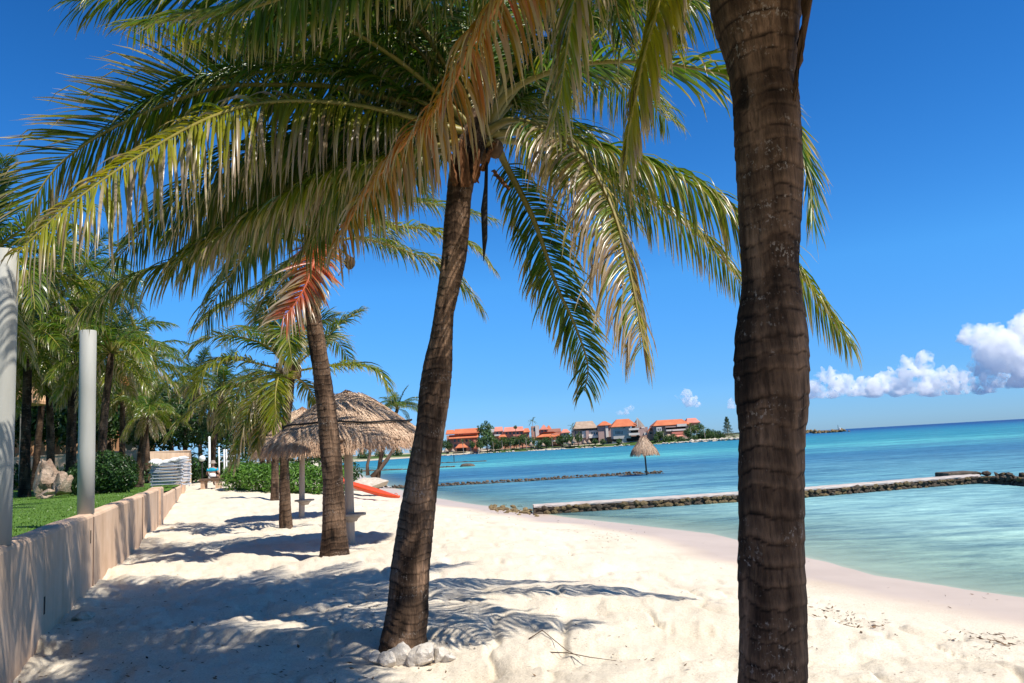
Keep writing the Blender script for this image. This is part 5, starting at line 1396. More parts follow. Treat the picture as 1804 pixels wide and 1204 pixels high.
bl2 = thing('garden_kiosk', (at_y(228, 790, Yb2).x, Yb2, LAWN), 'small white kiosk with an orange pointed roof among the garden palms', 'kiosk')
xa, xb = at_y(212, 780, Yb2).x, at_y(246, 780, Yb2).x; zk = at_y(228, 770, Yb2).z
MB().box((xa + 0.15, Yb2, LAWN - 0.1), (xb - 0.15, Yb2 + 1.6, zk)).build('wall', M['cream'], bl2)
MB().hip(xa - 0.1, xb + 0.1, Yb2 - 0.3, Yb2 + 1.9, zk + 0.002, at_y(228, 742, Yb2).z, 0.46, 0.46, 0.08).build('roof', M['tile'], bl2)
bl3 = thing('thatched_hut', (at_y(10, 800, 40).x, 40, LAWN), 'brown thatched hut roof edge showing right of the first white post', 'hut')
xa, xb = at_y(-70, 700, 40).x, at_y(41, 700, 40).x; z0 = at_y(20, 710, 40).z; z1 = at_y(0, 662, 40).z
MB().hip(xa, xb, 40, 42.6, z0, z1, 0.3, 0.45, 0.15).build('roof', M['wood2'] if 'wood2' in M else M['peach'], bl3)
for x in (xa + 0.3, xb - 0.3): MB().tube([(x, 40.4, LAWN - 0.1), (x, 40.4, z0 + 0.1)], 0.08, 8).build('post', M['post'], bl3)

M['mattress'] = plain('lounger_sling', (0.40, 0.42, 0.47), 0.8, 0.2, 0, 0.1)
# ---- stacked sun loungers
def lounger(name, loc, rz, label, group):
    r = thing(name, loc, label, 'sun lounger', group)
    rl = Vector(loc); q = MB()
    for y in (-0.3, 0.3):
        q.tube([rl + Vector(p) for p in ((-0.95, y, 0.10), (-0.9, y, 0.14), (0.35, y, 0.14), (0.9, y, 0.15), (0.97, y, 0.11))], 0.025, 6)
    for x in (-0.95, 0.95): q.tube([rl + Vector((x, -0.3, 0.11)), rl + Vector((x, 0.3, 0.11))], 0.022, 6)
    q.build('frame', M['white_plastic'], r, True)
    q = MB()
    for k in range(9): x = -0.88 + k * 0.14; q.box(tuple(rl + Vector((x - 0.05, -0.28, 0.148))), tuple(rl + Vector((x + 0.05, 0.28, 0.168))))
    s_ = q.build('slats', M['white_plastic'], r); s_['kind'] = 'stuff'
    MB().box(tuple(rl + Vector((-0.9, -0.29, 0.17))), tuple(rl + Vector((0.36, 0.29, 0.235)))).build('mattress', M['mattress'], r, False, 0.02)
    q = MB(); a = math.radians(16); R = Matrix.Rotation(-a, 3, 'Y')
    for k in range(5): x = 0.42 + k * 0.13; q.box(tuple(rl + Vector((x - 0.045, -0.27, 0.155))), tuple(rl + Vector((x + 0.045, 0.27, 0.175))), R, rl + Vector((0.36, 0, 0.155)))
    q.build('backrest', M['white_plastic'], r)
    for x in (-0.8, 0.85):
        for y in (-0.29, 0.29):
            MB().tube([rl + Vector((x, y, 0.13)), rl + Vector((x + 0.03 * (1 if x > 0 else -1), y * 1.03, 0.0))], 0.022, 6).build('leg', M['white_plastic'], r, True)
    return r
lp = at_y(300, 862, 32.0)
lg0 = lounger('sun_lounger', (lp.x, lp.y, LAWN), 0, 'lowest white plastic lounger of the stack on the lawn', 'stacked white loungers')
lg0.rotation_euler = (0, 0, math.radians(-14)); lg0.scale = (0.80, 0.80, 0.9)
names = ['second white plastic lounger from the bottom of the stack', 'third white plastic lounger from the bottom of the stack', 'middle white plastic lounger of the stack', 'third white plastic lounger from the top of the stack', 'second white plastic lounger from the top of the stack', 'topmost white plastic lounger of the stack, under the white cushions']
for k, lab in enumerate(names):
    c = copy_tree(lg0); c.location = (lp.x + 0.03 * ((k * 7) % 3 - 1), lp.y, LAWN + 0.125 * (k + 1)); c['label'] = lab
    c.rotation_euler = (0, 0, math.radians(-14 + ((k * 5) % 4 - 1.5)))
def cushion(c, s, rot, label):
    V, F = [], []
    nx, ny = 12, 8
    R = Euler(rot).to_matrix()
    for side in (1, -1):
        for i in range(nx + 1):
            for j in range(ny + 1):
                u, v_ = i / nx * 2 - 1, j / ny * 2 - 1
                e = (1 - abs(u) ** 5) * (1 - abs(v_) ** 5)
                p = Vector((u * s[0], v_ * s[1], side * s[2] * (0.15 + 0.85 * e ** 0.5) + 0.02 * math.sin(u * 9)))
                V.append(tuple(Vector(c) + R @ p))
    k = (nx + 1) * (ny + 1)
    for i in range(nx):
        for j in range(ny):
            a = i * (ny + 1) + j; F.append((a, a + ny + 1, a + ny + 2, a + 1)); F.append((k + a, k + a + 1, k + a + ny + 2, k + a + ny + 1))
    for i in range(nx):
        for j in (0, ny): a = i * (ny + 1) + j; F.append((a, a + ny + 1, k + a + ny + 1, k + a))
    for j in range(ny):
        for i in (0, nx): a = i * (ny + 1) + j; F.append((a, a + 1, k + a + 1, k + a))
    o = part('cushion', V, F, M['cloth'], None, True); tag(o, label, 'cushion', 'cushions on the lounger stack')
M['cloth'] = plain('white_cloth', (0.80, 0.80, 0.79), 0.9, 0.1, 0, 0.05)
tz = LAWN + 0.125 * 6 + 0.17
cushion((lp.x + 0.12, lp.y, tz + 0.12), (0.55, 0.26, 0.10), (0.05, -0.16, math.radians(-14)), 'folded white cushion lying across the top of the lounger stack')
cushion((lp.x - 0.52, lp.y - 0.05, tz + 0.10), (0.16, 0.27, 0.10), (0, 0.3, math.radians(-14)), 'rolled white cushion at the left end of the lounger stack')

# ---- person sitting on the end of the wall
M['skin'] = plain('skin', (0.42, 0.23, 0.15), 0.55, 0.35)
def skin_body(name, pts, edges, root_i, mat, parent):
    rl = root_loc(parent) if parent else Vector((0, 0, 0))
    me = bpy.data.meshes.new(name); me.from_pydata([tuple(Vector(p[:3]) - rl) for p in pts], edges, [])
    o = put(name, me, None, parent)
    md = o.modifiers.new('skin', 'SKIN'); md.use_smooth_shade = True
    sv = me.skin_vertices[0].data
    for i, p in enumerate(pts): sv[i].radius = (p[3], p[4] if len(p) > 4 else p[3])
    sv[root_i].use_root = True
    o.modifiers.new('sub', 'SUBSURF').levels = 2; o.modifiers['sub'].render_levels = 2
    dg = bpy.context.evaluated_depsgraph_get(); m2 = bpy.data.meshes.new_from_object(o.evaluated_get(dg))
    o.modifiers.clear(); o.data = m2; m2.name = name
    m2.materials.clear(); m2.materials.append(M[mat])
    for p in m2.polygons: p.use_smooth = True
    return o
pp = at_y(373, 843, 38.6)
wz = pp.z
bx0 = at_y(352, 846, 38.6).x
we = thing('wall_end_ledge', (pp.x, 38.7, gz(pp.x, 38.7)), 'low brown ledge across the path end where a person sits', 'ledge')
MB().box((bx0, 38.45, wz - 0.12), (at_y(388, 846, 38.6).x + 0.05, 38.95, wz)).build('plank', M['wood'], we, False, 0.015)
for px in (358, 384):
    x = at_y(px, 846, 38.6).x; MB().box((x - 0.09, 38.5, gz(x, 38.7) - 0.2), (x + 0.09, 38.9, wz - 0.122)).build('support', M['stucco'], we)
x, y, z = pp.x, 38.7, wz
ps = thing('person', (x, y, z), 'person in a grey hat and turquoise and white top sitting on the ledge, back turned', 'person')
pts = [(x, y, z + 0.10, 0.15, 0.13), (x, y + 0.01, z + 0.26, 0.145, 0.11), (x, y - 0.01, z + 0.43, 0.165, 0.11), (x, y + 0.02, z + 0.52, 0.075, 0.07), (x, y + 0.05, z + 0.60, 0.055, 0.06), (x, y + 0.06, z + 0.70, 0.085, 0.10), (x, y + 0.06, z + 0.78, 0.07, 0.08),
       (x - 0.19, y, z + 0.44, 0.06), (x - 0.30, y + 0.03, z + 0.22, 0.045), (x - 0.24, y + 0.24, z + 0.12, 0.036), (x - 0.21, y + 0.33, z + 0.11, 0.034),
       (x + 0.19, y, z + 0.44, 0.06), (x + 0.31, y + 0.02, z + 0.22, 0.045), (x + 0.25, y + 0.23, z + 0.12, 0.036), (x + 0.22, y + 0.32, z + 0.11, 0.034),
       (x - 0.10, y + 0.08, z + 0.08, 0.09), (x - 0.13, y + 0.46, z + 0.09, 0.065), (x - 0.13, y + 0.52, z - 0.28, 0.045), (x - 0.13, y + 0.62, z - 0.34, 0.035),
       (x + 0.10, y + 0.08, z + 0.08, 0.09), (x + 0.13, y + 0.46, z + 0.09, 0.065), (x + 0.13, y + 0.52, z - 0.28, 0.045), (x + 0.13, y + 0.62, z - 0.34, 0.035)]
ed = [(0,1),(1,2),(2,3),(3,4),(4,5),(5,6),(2,7),(7,8),(8,9),(9,10),(2,11),(11,12),(12,13),(13,14),(0,15),(15,16),(16,17),(17,18),(0,19),(19,20),(20,21),(21,22)]
skin_body('body', pts, ed, 0, 'skin', ps)
M['shirt_blue'] = plain('turquoise_cloth', (0.02, 0.36, 0.52), 0.85, 0.15)
q = [(x, y, z + 0.02, 0.19, 0.16), (x, y, z + 0.14, 0.185, 0.15), (x, y + 0.005, z + 0.27, 0.175, 0.135)]
skin_body('white_shirt', q, [(0,1),(1,2)], 0, 'cloth', ps)
q = [(x, y + 0.005, z + 0.285, 0.18, 0.137), (x, y - 0.005, z + 0.40, 0.19, 0.13), (x, y + 0.01, z + 0.485, 0.13, 0.10), (x - 0.21, y, z + 0.43, 0.075), (x - 0.27, y + 0.015, z + 0.32, 0.066), (x + 0.21, y, z + 0.43, 0.075), (x + 0.27, y + 0.015, z + 0.32, 0.066)]
skin_body('shirt_yoke', q, [(0,1),(1,2),(1,3),(3,4),(1,5),(5,6)], 0, 'shirt_blue', ps)
M['hat'] = plain('straw_hat', (0.30, 0.25, 0.21), 0.9, 0.1)
MB().lathe((x, y + 0.06, z + 0.70), [(0.19, 0), (0.195, 0.012), (0.12, 0.03), (0.115, 0.09), (0.09, 0.14), (0.02, 0.155)], 20).build('hat', M['hat'], ps, True)

# ---- white lamp post, globe lamp and white railing near the end of the path
p = at_y(369, 815, 47); t_ = at_y(368, 770, 47)
o = MB().lathe((p.x, 47, gz(p.x, 47)), [(0.075, 0), (0.07, 0.5), (0.065, t_.z - gz(p.x, 47)), (0.02, t_.z - gz(p.x, 47) + 0.03)], 14).build('thin_post', M['white'], None, True); tag(o, 'thin white post rising behind the seated person', 'post')
p = at_y(356, 808, 44)
lm = thing('garden_lamp', (p.x, 44, gz(p.x, 44)), 'white globe garden lamp left of the thin white post', 'lamp')
MB().lathe((p.x, 44, gz(p.x, 44)), [(0.05, 0), (0.04, p.z - gz(p.x, 44) - 0.14)], 10).build('stem', M['dark'], lm, True)
MB().lathe((p.x, 44, p.z), [(0.03, -0.16), (0.12, -0.13), (0.18, -0.04), (0.18, 0.05), (0.12, 0.13), (0.02, 0.17)], 16).build('globe', M['white'], lm, True)
rl_ = thing('white_railing', tuple(at_y(395, 815, 46)), 'white railing posts beside the far end of the path', 'railing')
for px in (386, 395, 399):
    p = at_y(px, 818, 46); tz_ = at_y(px, 788 if px < 390 else 792, 46).z
    MB().tube([(p.x, 46, gz(p.x, 46) - 0.1), (p.x, 46, tz_)], 0.045, 8).build('post', M['white'], rl_, True)
pa_, pb_ = at_y(386, 814, 46), at_y(412, 814, 46)
for z_ in (pa_.z, pa_.z + 0.28): MB().tube([(pa_.x, 46.05, z_), (pb_.x, 46.05, z_ + 0.02)], 0.03, 6).build('rail', M['white'], rl_, True)

# ---- leaning trees by the water seen under the thatch
p = on_ground(656, 842)
lt = thing('leaning_tree', tuple(p), 'two slim leaning tree stems by the water under the thatched roof edge', 'tree')
Yt = 52
MB().tube(px_path([(648, 838, Yt), (647, 820, Yt), (652, 800, Yt), (650, 770, Yt), (655, 735, Yt)], Yt), [0.13, 0.10, 0.09, 0.07, 0.05], 8).build('trunk', M['wood'], lt, True)
MB().tube(px_path([(655, 841, Yt), (668, 828, Yt), (682, 810, Yt), (690, 797, Yt), (705, 775, Yt)], Yt), [0.17, 0.15, 0.13, 0.10, 0.06], 8).build('trunk', M['wood'], lt, True)
c1, c2 = at_y(648, 750, Yt), at_y(690, 765, Yt)
V, F, C = leaf_cloud([(c1.x, Yt, c1.z, 1.0, 1.0, 0.6), (c2.x, Yt, c2.z + 0.1, 0.7, 0.9, 0.4)], 900, 0.10, 71, (0.03, 0.06, 0.012), (0.10, 0.15, 0.03))
part('crown', V, [F], M['leaf'], lt, False, col=C)

# ---- broad leaved trees and undergrowth closing the garden
PT = []
for k in range(3):
    V, F, C = leaf_cloud([(0, 0, 0, 2.6, 2.4, 1.9), (-1.6, 0.3, -0.6, 1.6, 1.5, 1.2), (1.7, -0.2, -0.4, 1.7, 1.5, 1.3), (0.3, 0, 1.2, 1.6, 1.5, 1.1)], 2300, 0.22, 800 + k, DG0, DG1, 0.4)
    me = mesh_from('crown', V, [F], False, C); me.materials.append(M['leaf']); PT.append(me)
tr_spots = [(20, 735, 49, 0.95, 'dark leafy tree in front of the arches near the photo edge'), (85, 725, 50, 1.0, 'dark leafy tree in front of the arches behind the boulders'), (140, 735, 50, 1.0, 'dark leafy tree in front of the arches behind the white post'), (190, 735, 52, 0.9, 'dark leafy tree left of the orange roofed kiosk'), (255, 742, 49, 0.75, 'dark leafy tree right of the orange roofed kiosk'), (300, 755, 52, 0.85, 'dark leafy tree close behind the peach wall panel'),(-10, 700, 52, 1.25, 'dark tree at the back of the garden nearest the photo edge'), (60, 690, 60, 1.3, 'dark tree over the arches of the peach building'), (120, 705, 53, 1.2, 'dark tree behind the white post and the leaning palm'), (185, 700, 60, 1.3, 'dark tree behind the grey leaning palm trunk'), (240, 715, 60, 1.2, 'dark tree behind the orange roofed kiosk'), (300, 720, 64, 1.2, 'dark tree above the middle of the peach wall panel'), (350, 735, 62, 1.1, 'tree closing the end of the garden behind the lamp'), (410, 755, 66, 1.1, 'light green tree closing the end of the path'), (470, 765, 58, 1.0, 'tree behind the hedge and the farther thatched shade'), (530, 785, 62, 0.9, 'low tree between the two shade posts beyond the hedge'), (590, 790, 75, 0.8, 'low tree past the leaning palm trunk toward the bay')]
for k, (px, py, Y_, s_, lab) in enumerate(tr_spots):
    c = at_y(px, py, Y_); b = LAWN if px < 380 else 0.4
    tr = thing('broad_tree', (c.x, Y_, b), lab, 'tree', 'trees closing the garden')
    cr = put('crown', PT[k % 3], None, tr); cr.location = (0, 0, c.z - b); cr.scale = (s_, s_, s_); cr.rotation_euler = (0, 0, k * 1.3)
    MB().tube([(c.x + 0.2, Y_, b - 0.1), (c.x + 0.1, Y_, b + (c.z - b) * 0.5), (c.x, Y_, c.z + 0.6)], [0.22, 0.16, 0.06], 8).build('trunk', M['wood'], tr, True)
UG = []
for k in range(2):
    V, F, C = leaf_cloud([(0, 0, 0.5, 1.0, 0.9, 0.7), (0.7, 0.2, 0.4, 0.7, 0.7, 0.55), (-0.7, 0, 0.35, 0.7, 0.7, 0.5)], 900, 0.12, 830 + k, DG0, DG1, 0.3)
    me = mesh_from('foliage', V, [F], False, C); me.materials.append(M['leaf']); UG.append(me)
for k, (px, Y_, s_, lab) in enumerate(((205, 44, 1.2, 'low shrub behind the clipped round bush'), (228, 46, 1.1, 'low shrub in front of the white kiosk'), (275, 50, 1.3, 'shrub peeping over the left part of the peach panel'), (318, 50, 1.3, 'shrub peeping over the right part of the peach panel'), (350, 52, 1.3, 'shrub behind the globe lamp'), (378, 56, 1.4, 'shrub behind the thin white post'), (408, 52, 1.5, 'shrub at the railing beside the path end'), (20, 46, 1.3, 'shrub in deep shade at the back wall by the photo edge'), (615, 70, 1.4, 'bright low shrub at the water side behind the nearer shade post'), (150, 46, 1.3, 'shrub at the back wall right of the boulders'))):
    p = at_y(px, 840, Y_); b = LAWN if px < 370 else gz(p.x, Y_)
    r = thing('garden_shrub', (p.x, Y_, b), lab, 'shrub', 'shrubs at the back of the garden')
    f = put('foliage', UG[k % 2], None, r); f.scale = (s_, s_, s_ * 1.1); f.rotation_euler = (0, 0, k)

# ---- bits washed up on the sand
def scatter_bits(n, px0, px1, py0, py1, seed, sz, cl=None):
    g = np.random.default_rng(seed); V, F, C = [], [], []
    for k in range(n):
        if cl is not None:
            c = cl[int(g.integers(len(cl)))]; px, py = c[0] + g.normal(0, c[2]), c[1] + g.normal(0, c[3])
        else: px, py = g.uniform(px0, px1), py0 + (py1 - py0) * g.random()
        if py > 1300: continue
        p = at_z(px, py, -0.1); zz = gz(p.x, p.y)
        if zz < SEA + 0.06: continue
        p = at_z(px, py, zz); zz = float(ground_h(np.array([p.x]), np.array([p.y]))[0])
        a = g.uniform(0, 6.3); l = sz * g.uniform(0.4, 1.8); w = l * g.uniform(0.12, 0.5)
        u = np.array([math.cos(a), math.sin(a), g.normal(0, .15)]); w_ = np.array([-math.sin(a), math.cos(a), 0]); o = np.array([p.x, p.y, zz + 0.006])
        b = len(V); V += [o - u * l, o - w_ * w + [0, 0, w * .5], o + u * l + [0, 0, l * 0.3], o + w_ * w]; F.append((b, b + 1, b + 2, b + 3))
        q = g.random(); c = np.array([0.06, 0.035, 0.02]) * (1 - q) + np.array([0.22, 0.14, 0.08]) * q; C += [c] * 4
    return V, F, C
M['bits'] = vcol_mat('dry_bits', 0.9, 0.1)
A = scatter_bits(420, 0, 0, 0, 0, 2, 0.024, [(1450, 1062, 30, 8), (1475, 1078, 28, 7), (1510, 1092, 30, 4), (1730, 1112, 40, 6), (1760, 1130, 25, 8), (1010, 925, 40, 8), (1080, 940, 30, 6), (850, 905, 40, 6), (660, 890, 30, 8)])
B = scatter_bits(420, 0, 1804, 900, 1204, 3, 0.016)
Cc = scatter_bits(420, 60, 800, 1040, 1204, 4, 0.018)
V, F, C = A
for X_ in (B, Cc):
    k = len(V); V = V + X_[0]; F = F + [tuple(i + k for i in f) for f in X_[1]]; C = C + X_[2]
o = part('seaweed_litter', V, F, M['bits'], None, False, col=np.array(C)); tag(o, 'scattered dry seaweed and leaf bits on the sand', 'litter', kind='stuff')
def twig(pts, r, label):
    P = []
    for px, py, h in pts:
        p = on_ground(px, py); P.append(p + Vector((0, 0, h)))
    o = MB().tube(P, [r * (1 - 0.6 * i / (len(P) - 1)) for i in range(len(P))], 6).build('twig', M['twig'], None, True); tag(o, label, 'twig', 'dry twigs on the sand')
twig([(932, 1130, .02), (956, 1121, .05), (975, 1135, .04), (998, 1152, .03), (1022, 1163, .02)], 0.006, 'bent dry twig with a sharp crook on the sand right of the middle palm')
twig([(968, 1153, .015), (1000, 1155, .02), (1040, 1163, .02), (1086, 1168, .015)], 0.0055, 'long straight dry twig lying across the crooked one')
twig([(1012, 1126, .015), (1022, 1131, .02), (1034, 1130, .015)], 0.008, 'short thick stick on the sand above the crossed twigs')
# ---------------------------------------------------------------- far shore with its houses
COAST = [(560,812,300),(600,812,330),(640,811.5,360),(700,808.5,395),(760,0,430),(790,0,445),(900,0,432),(1000,0,412),(1100,0,392),(1200,0,374),(1306,0,358),(1330,0,360),(1345,0,385),(1350,0,440)]
cp = []
for px, py, Y_ in COAST:
    d = ray(px, 790); cp.append((d.x / d.y * Y_, Y_))
cp = np.array(cp)
CP, _ = catmull(cp, 260)
CP = CP + np.stack([0 * CP[:, 0], 1.6 * noise2(CP[:, 0] * 0.15, CP[:, 1] * 0.1, 3) + 0.7 * noise2(CP[:, 0] * 0.6, CP[:, 1] * 0.6, 4)], 1)
T = unit(np.gradient(CP, axis=0)); Nn = np.stack([-T[:, 1], T[:, 0]], 1)
wpos = np.array([-4, 0, 3, 7, 12, 22, 45, 110]); hz = np.array([-0.8, 0.0, 0.55, 1.3, 1.9, 2.4, 3.0, 3.5])
V = np.zeros((len(CP), len(wpos), 3)); C = np.zeros_like(V)
fade = 1 - sstep(165, 204, np.arange(len(CP)))
for j, (w, h) in enumerate(zip(wpos, hz)):
    wob = 1.0 + 0.25 * noise2(CP[:, 0] * 0.08, np.full(len(CP), j * 3.7), 6)
    inward = Nn * (w * wob)[:, None] * (0.05 + 0.95 * fade[:, None])
    V[:, j, :2] = CP + inward
    V[:, j, 2] = SEA + h * (0.8 + 0.25 * noise2(CP[:, 0] * 0.12, np.full(len(CP), j * 1.3), 8)) * (0.55 + 0.45 * fade) if j else SEA - 0.8
    sandy = np.clip(0.5 + 1.4 * noise2(CP[:, 0] * 0.07, np.full(len(CP), j * 0.8), 12) + (0.75 if j <= 2 else -0.25) - 0.9 * sstep(0.35, 0.5, np.linspace(0, 1, len(CP))) * (j <= 3) + 0.8 * sstep(0.7, 0.9, np.linspace(0, 1, len(CP))), 0, 1)[:, None]
    C[:, j] = np.array([0.055, 0.10, 0.022]) * (1 - sandy) + np.array([0.52, 0.45, 0.35]) * sandy
k = len(wpos); n = len(CP); idx = np.arange(n * k).reshape(n, k)
F = np.stack([idx[:-1, :-1], idx[:-1, 1:], idx[1:, 1:], idx[1:, :-1]], -1).reshape(-1, 4)[:, ::-1]
M['shore'] = vcol_mat('far_shore_ground', 0.95, 0.1, 0.6, 0.35)
fs = part('far_shore', V.reshape(-1, 3), [F], M['shore'], col=C.reshape(-1, 3)); tag(fs, kind='structure')

def Yc(px, inland=14): return float(np.interp(px, [600, 700, 775, 900, 1000, 1100, 1200, 1306], [330, 395, 438, 432, 412, 392, 374, 358])) + inland
HP = lambda px, py, Y_: at_y(px, py, Y_)
M['tile_red'] = rough_mat('red_tiles', (0.44, 0.115, 0.05), (0.58, 0.19, 0.085), 0.25, 0.85, 0.2, 0.05)
M['tile_pink'] = rough_mat('pink_tiles', (0.50, 0.16, 0.11), (0.66, 0.27, 0.20), 0.25, 0.85, 0.2, 0.05)
M['coral'] = rough_mat('coral_render', (0.52, 0.22, 0.14), (0.64, 0.32, 0.22), 0.2, 0.85, 0.0)
M['mauve'] = rough_mat('mauve_render', (0.38, 0.25, 0.22), (0.48, 0.33, 0.29), 0.2, 0.85, 0.0)
M['offwhite'] = rough_mat('off_white_render', (0.60, 0.53, 0.47), (0.72, 0.66, 0.60), 0.2, 0.85, 0.0)
M['greyrender'] = rough_mat('grey_render', (0.40, 0.37, 0.34), (0.52, 0.49, 0.46), 0.2, 0.85, 0.0)
M['thatch_far'] = rough_mat('far_thatch', (0.30, 0.21, 0.15), (0.46, 0.34, 0.25), 0.6, 0.95, 0.4, 0.1)
M['thatch_grey'] = rough_mat('far_grey_thatch', (0.17, 0.14, 0.12), (0.27, 0.23, 0.20), 0.6, 0.95, 0.4, 0.1)

def house(label, px, inland, items, cat='house', name='beach_house'):
    """items: (part name, kind, px0, py_top, px1, py_bottom, material, depth offset, depth[, insets])"""
    Y0 = Yc(px, inland)
    root = thing(name, (HP(px, 780, Y0).x, Y0, SEA + 1.5), label, cat, 'red roofed houses on the far shore')
    last = {}
    for it in items:
        nm, kind, x0, t_, x1, b_, mt, dy, dp = it[:9]
        Y_ = Y0 + dy; cxm = (x0 + x1) / 2
        X0, X1 = HP(x0, b_, Y_).x, HP(x1, b_, Y_).x
        zt, zb = HP(cxm, t_, Y_).z, HP(cxm, b_, Y_).z
        par = last.get(it[10]) if len(it) > 10 else root
        q = MB()
        if kind == 'box': q.box((X0, Y_, zb), (X1, Y_ + dp, zt))
        elif kind == 'hip': q.hip(X0, X1, Y_, Y_ + dp, zb, zt, *(it[9] if len(it) > 9 and it[9] else (0.12, 0.42)), 0.25)
        elif kind == 'cone': q.lathe(((X0 + X1) / 2, Y_ + dp / 2, zb), [((X1 - X0) / 2, 0), ((X1 - X0) / 2 * 0.55, (zt - zb) * 0.5), (0.1, zt - zb)], 16)
        o = q.build(nm, M[mt], par); last[nm] = o
    return root
def wins(x0, x1, n, t_, b_, dy, mt='glass', wfrac=0.55):
    st = (x1 - x0) / n
    return [('window', 'box', x0 + st * (k + 0.5 - wfrac / 2), t_, x0 + st * (k + 0.5 + wfrac / 2), b_, mt, dy - 0.06, 0.2) for k in range(n)]
house('coral house with two orange roofs at the left end of the far row', 815, 20, [
    ('wall', 'box', 788, 766, 842, 799, 'coral', 2, 9), ('upper_wall', 'box', 801, 762, 841, 768, 'coral', 4.5, 6.4), ('roof', 'hip', 799, 755, 845, 764, 'tile_red', 3.4, 9, (0.03, 0.45)), ('wing_roof', 'hip', 785, 757.5, 800, 765.5, 'tile_red', 2.6, 7, (0.1, 0.45)),
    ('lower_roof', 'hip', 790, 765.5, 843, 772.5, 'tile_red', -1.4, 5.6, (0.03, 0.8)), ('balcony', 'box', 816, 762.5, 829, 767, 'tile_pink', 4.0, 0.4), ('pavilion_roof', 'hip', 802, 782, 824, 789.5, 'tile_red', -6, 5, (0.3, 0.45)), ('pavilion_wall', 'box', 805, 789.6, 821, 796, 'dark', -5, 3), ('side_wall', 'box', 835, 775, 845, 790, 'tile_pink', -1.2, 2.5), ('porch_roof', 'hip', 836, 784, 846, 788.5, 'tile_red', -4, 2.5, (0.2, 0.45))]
    + wins(803, 817, 3, 763.5, 767, 4.5) + wins(798, 832, 5, 774, 779, 2) + wins(798, 832, 4, 783, 788, 2))
house('coral house with long pinkish roofs half hidden by the palms', 898, 24, [
    ('wall', 'box', 866, 760, 934, 792, 'coral', 2, 9), ('roof', 'hip', 871, 752, 886, 760.5, 'tile_pink', 0.6, 10, (0.05, 0.45)), ('roof', 'hip', 887, 752, 923, 760.5, 'tile_pink', 0.4, 10, (0.04, 0.45)), ('gable_wall', 'box', 865, 756, 871, 762, 'offwhite', 1.2, 5), ('low_roof', 'hip', 922, 754.5, 934, 762, 'tile_red', 0.8, 8, (0.2, 0.45)),
    ('balcony', 'box', 871, 765.5, 882, 768.5, 'offwhite', 0.4, 1.5), ('lower_roof', 'hip', 878, 766, 893, 771, 'tile_red', -2.4, 4, (0.2, 0.5)), ('balcony', 'box', 904, 765.5, 918, 769, 'tile_pink', 0.4, 1.5)]
    + wins(873, 886, 2, 761.5, 765.5, 2) + wins(889, 922, 5, 761.5, 765.5, 2) + wins(885, 930, 6, 773, 779, 2))
house('pink house with a square tower and a pointed gable, a tall palm before it', 962, 22, [
    ('tower', 'box', 937, 751, 951, 777, 'coral', 2, 6), ('tower_band', 'box', 944, 749.5, 950, 772, 'offwhite', 1.6, 2), ('wall', 'box', 951, 756, 990, 790, 'coral', 3, 8), ('gable_roof', 'hip', 951, 748.5, 966, 757.5, 'tile_pink', 1.4, 8, (0.46, 0.2)), ('gable_roof', 'hip', 962, 749.5, 973, 758.5, 'tile_red', 3.5, 8, (0.42, 0.3)),
    ('lower_roof', 'hip', 944, 761, 990, 770, 'tile_red', -1.6, 5, (0.3, 0.7)), ('red_roof', 'hip', 974, 755, 989, 762, 'tile_pink', 3, 7, (0.25, 0.45)), ('bay_wall', 'box', 973, 764, 985, 783, 'coral', -0.5, 4), ('terrace_roof', 'hip', 968, 767.5, 979, 771, 'tile_red', -3.6, 3, (0.2, 0.5)), ('awning', 'box', 974, 776, 983, 778, 'offwhite', -2.5, 2.5)]
    + wins(939, 944, 1, 754, 760, 2, wfrac=0.6) + wins(952, 964, 2, 758, 761, 3) + wins(974, 984, 2, 766, 772, -0.5))
house('small red roofed house between the gabled house and the thatched one', 997, 26, [
    ('wall', 'box', 990, 762, 1004, 782, 'offwhite', 2, 6), ('roof', 'hip', 988.5, 756, 1005, 763, 'tile_pink', 0.8, 8, (0.3, 0.45))] + wins(992, 1003, 2, 764, 768, 2))
house('house with a big tan thatched hip roof and white balcony', 1032, 20, [
    ('wall', 'box', 1010, 757, 1056, 782, 'mauve', 2, 9), ('white_wall', 'box', 1026, 759, 1054, 771, 'offwhite', 1.2, 0.78), ('roof', 'hip', 1010, 742, 1053, 755.5, 'thatch_far', 0, 12, (0.16, 0.42)), ('eave_beam', 'box', 1012, 755.6, 1052, 757.4, 'dark', 0.8, 10), ('balcony', 'box', 1038, 767.5, 1064, 771.5, 'offwhite', -0.8, 1.9), ('column', 'box', 1033, 759, 1038, 774, 'mauve', 0.2, 0.9), ('undercroft_shade', 'box', 1040, 771.6, 1066, 779, 'dark', 0.4, 0.7)]  # space under the balcony is a solid box, its shade painted near-black
    + wins(1041, 1053, 3, 761.5, 765.5, 1.2) + wins(1012, 1026, 3, 760, 765, 2))
house('mauve tower house with a small orange pyramid roof and white corner strip', 1067, 22, [
    ('wall', 'box', 1055.5, 750, 1078, 781, 'mauve', 2, 7), ('corner_strip', 'box', 1068, 749.5, 1072.5, 771, 'offwhite', 1.4, 0.59), ('roof', 'hip', 1054, 742, 1079, 750, 'tile_red', 0.8, 9, (0.4, 0.42)), ('undercroft_shade', 'box', 1070, 770, 1080, 779, 'dark', 1.3, 0.69)])  # undercroft shade painted as a near-black solid
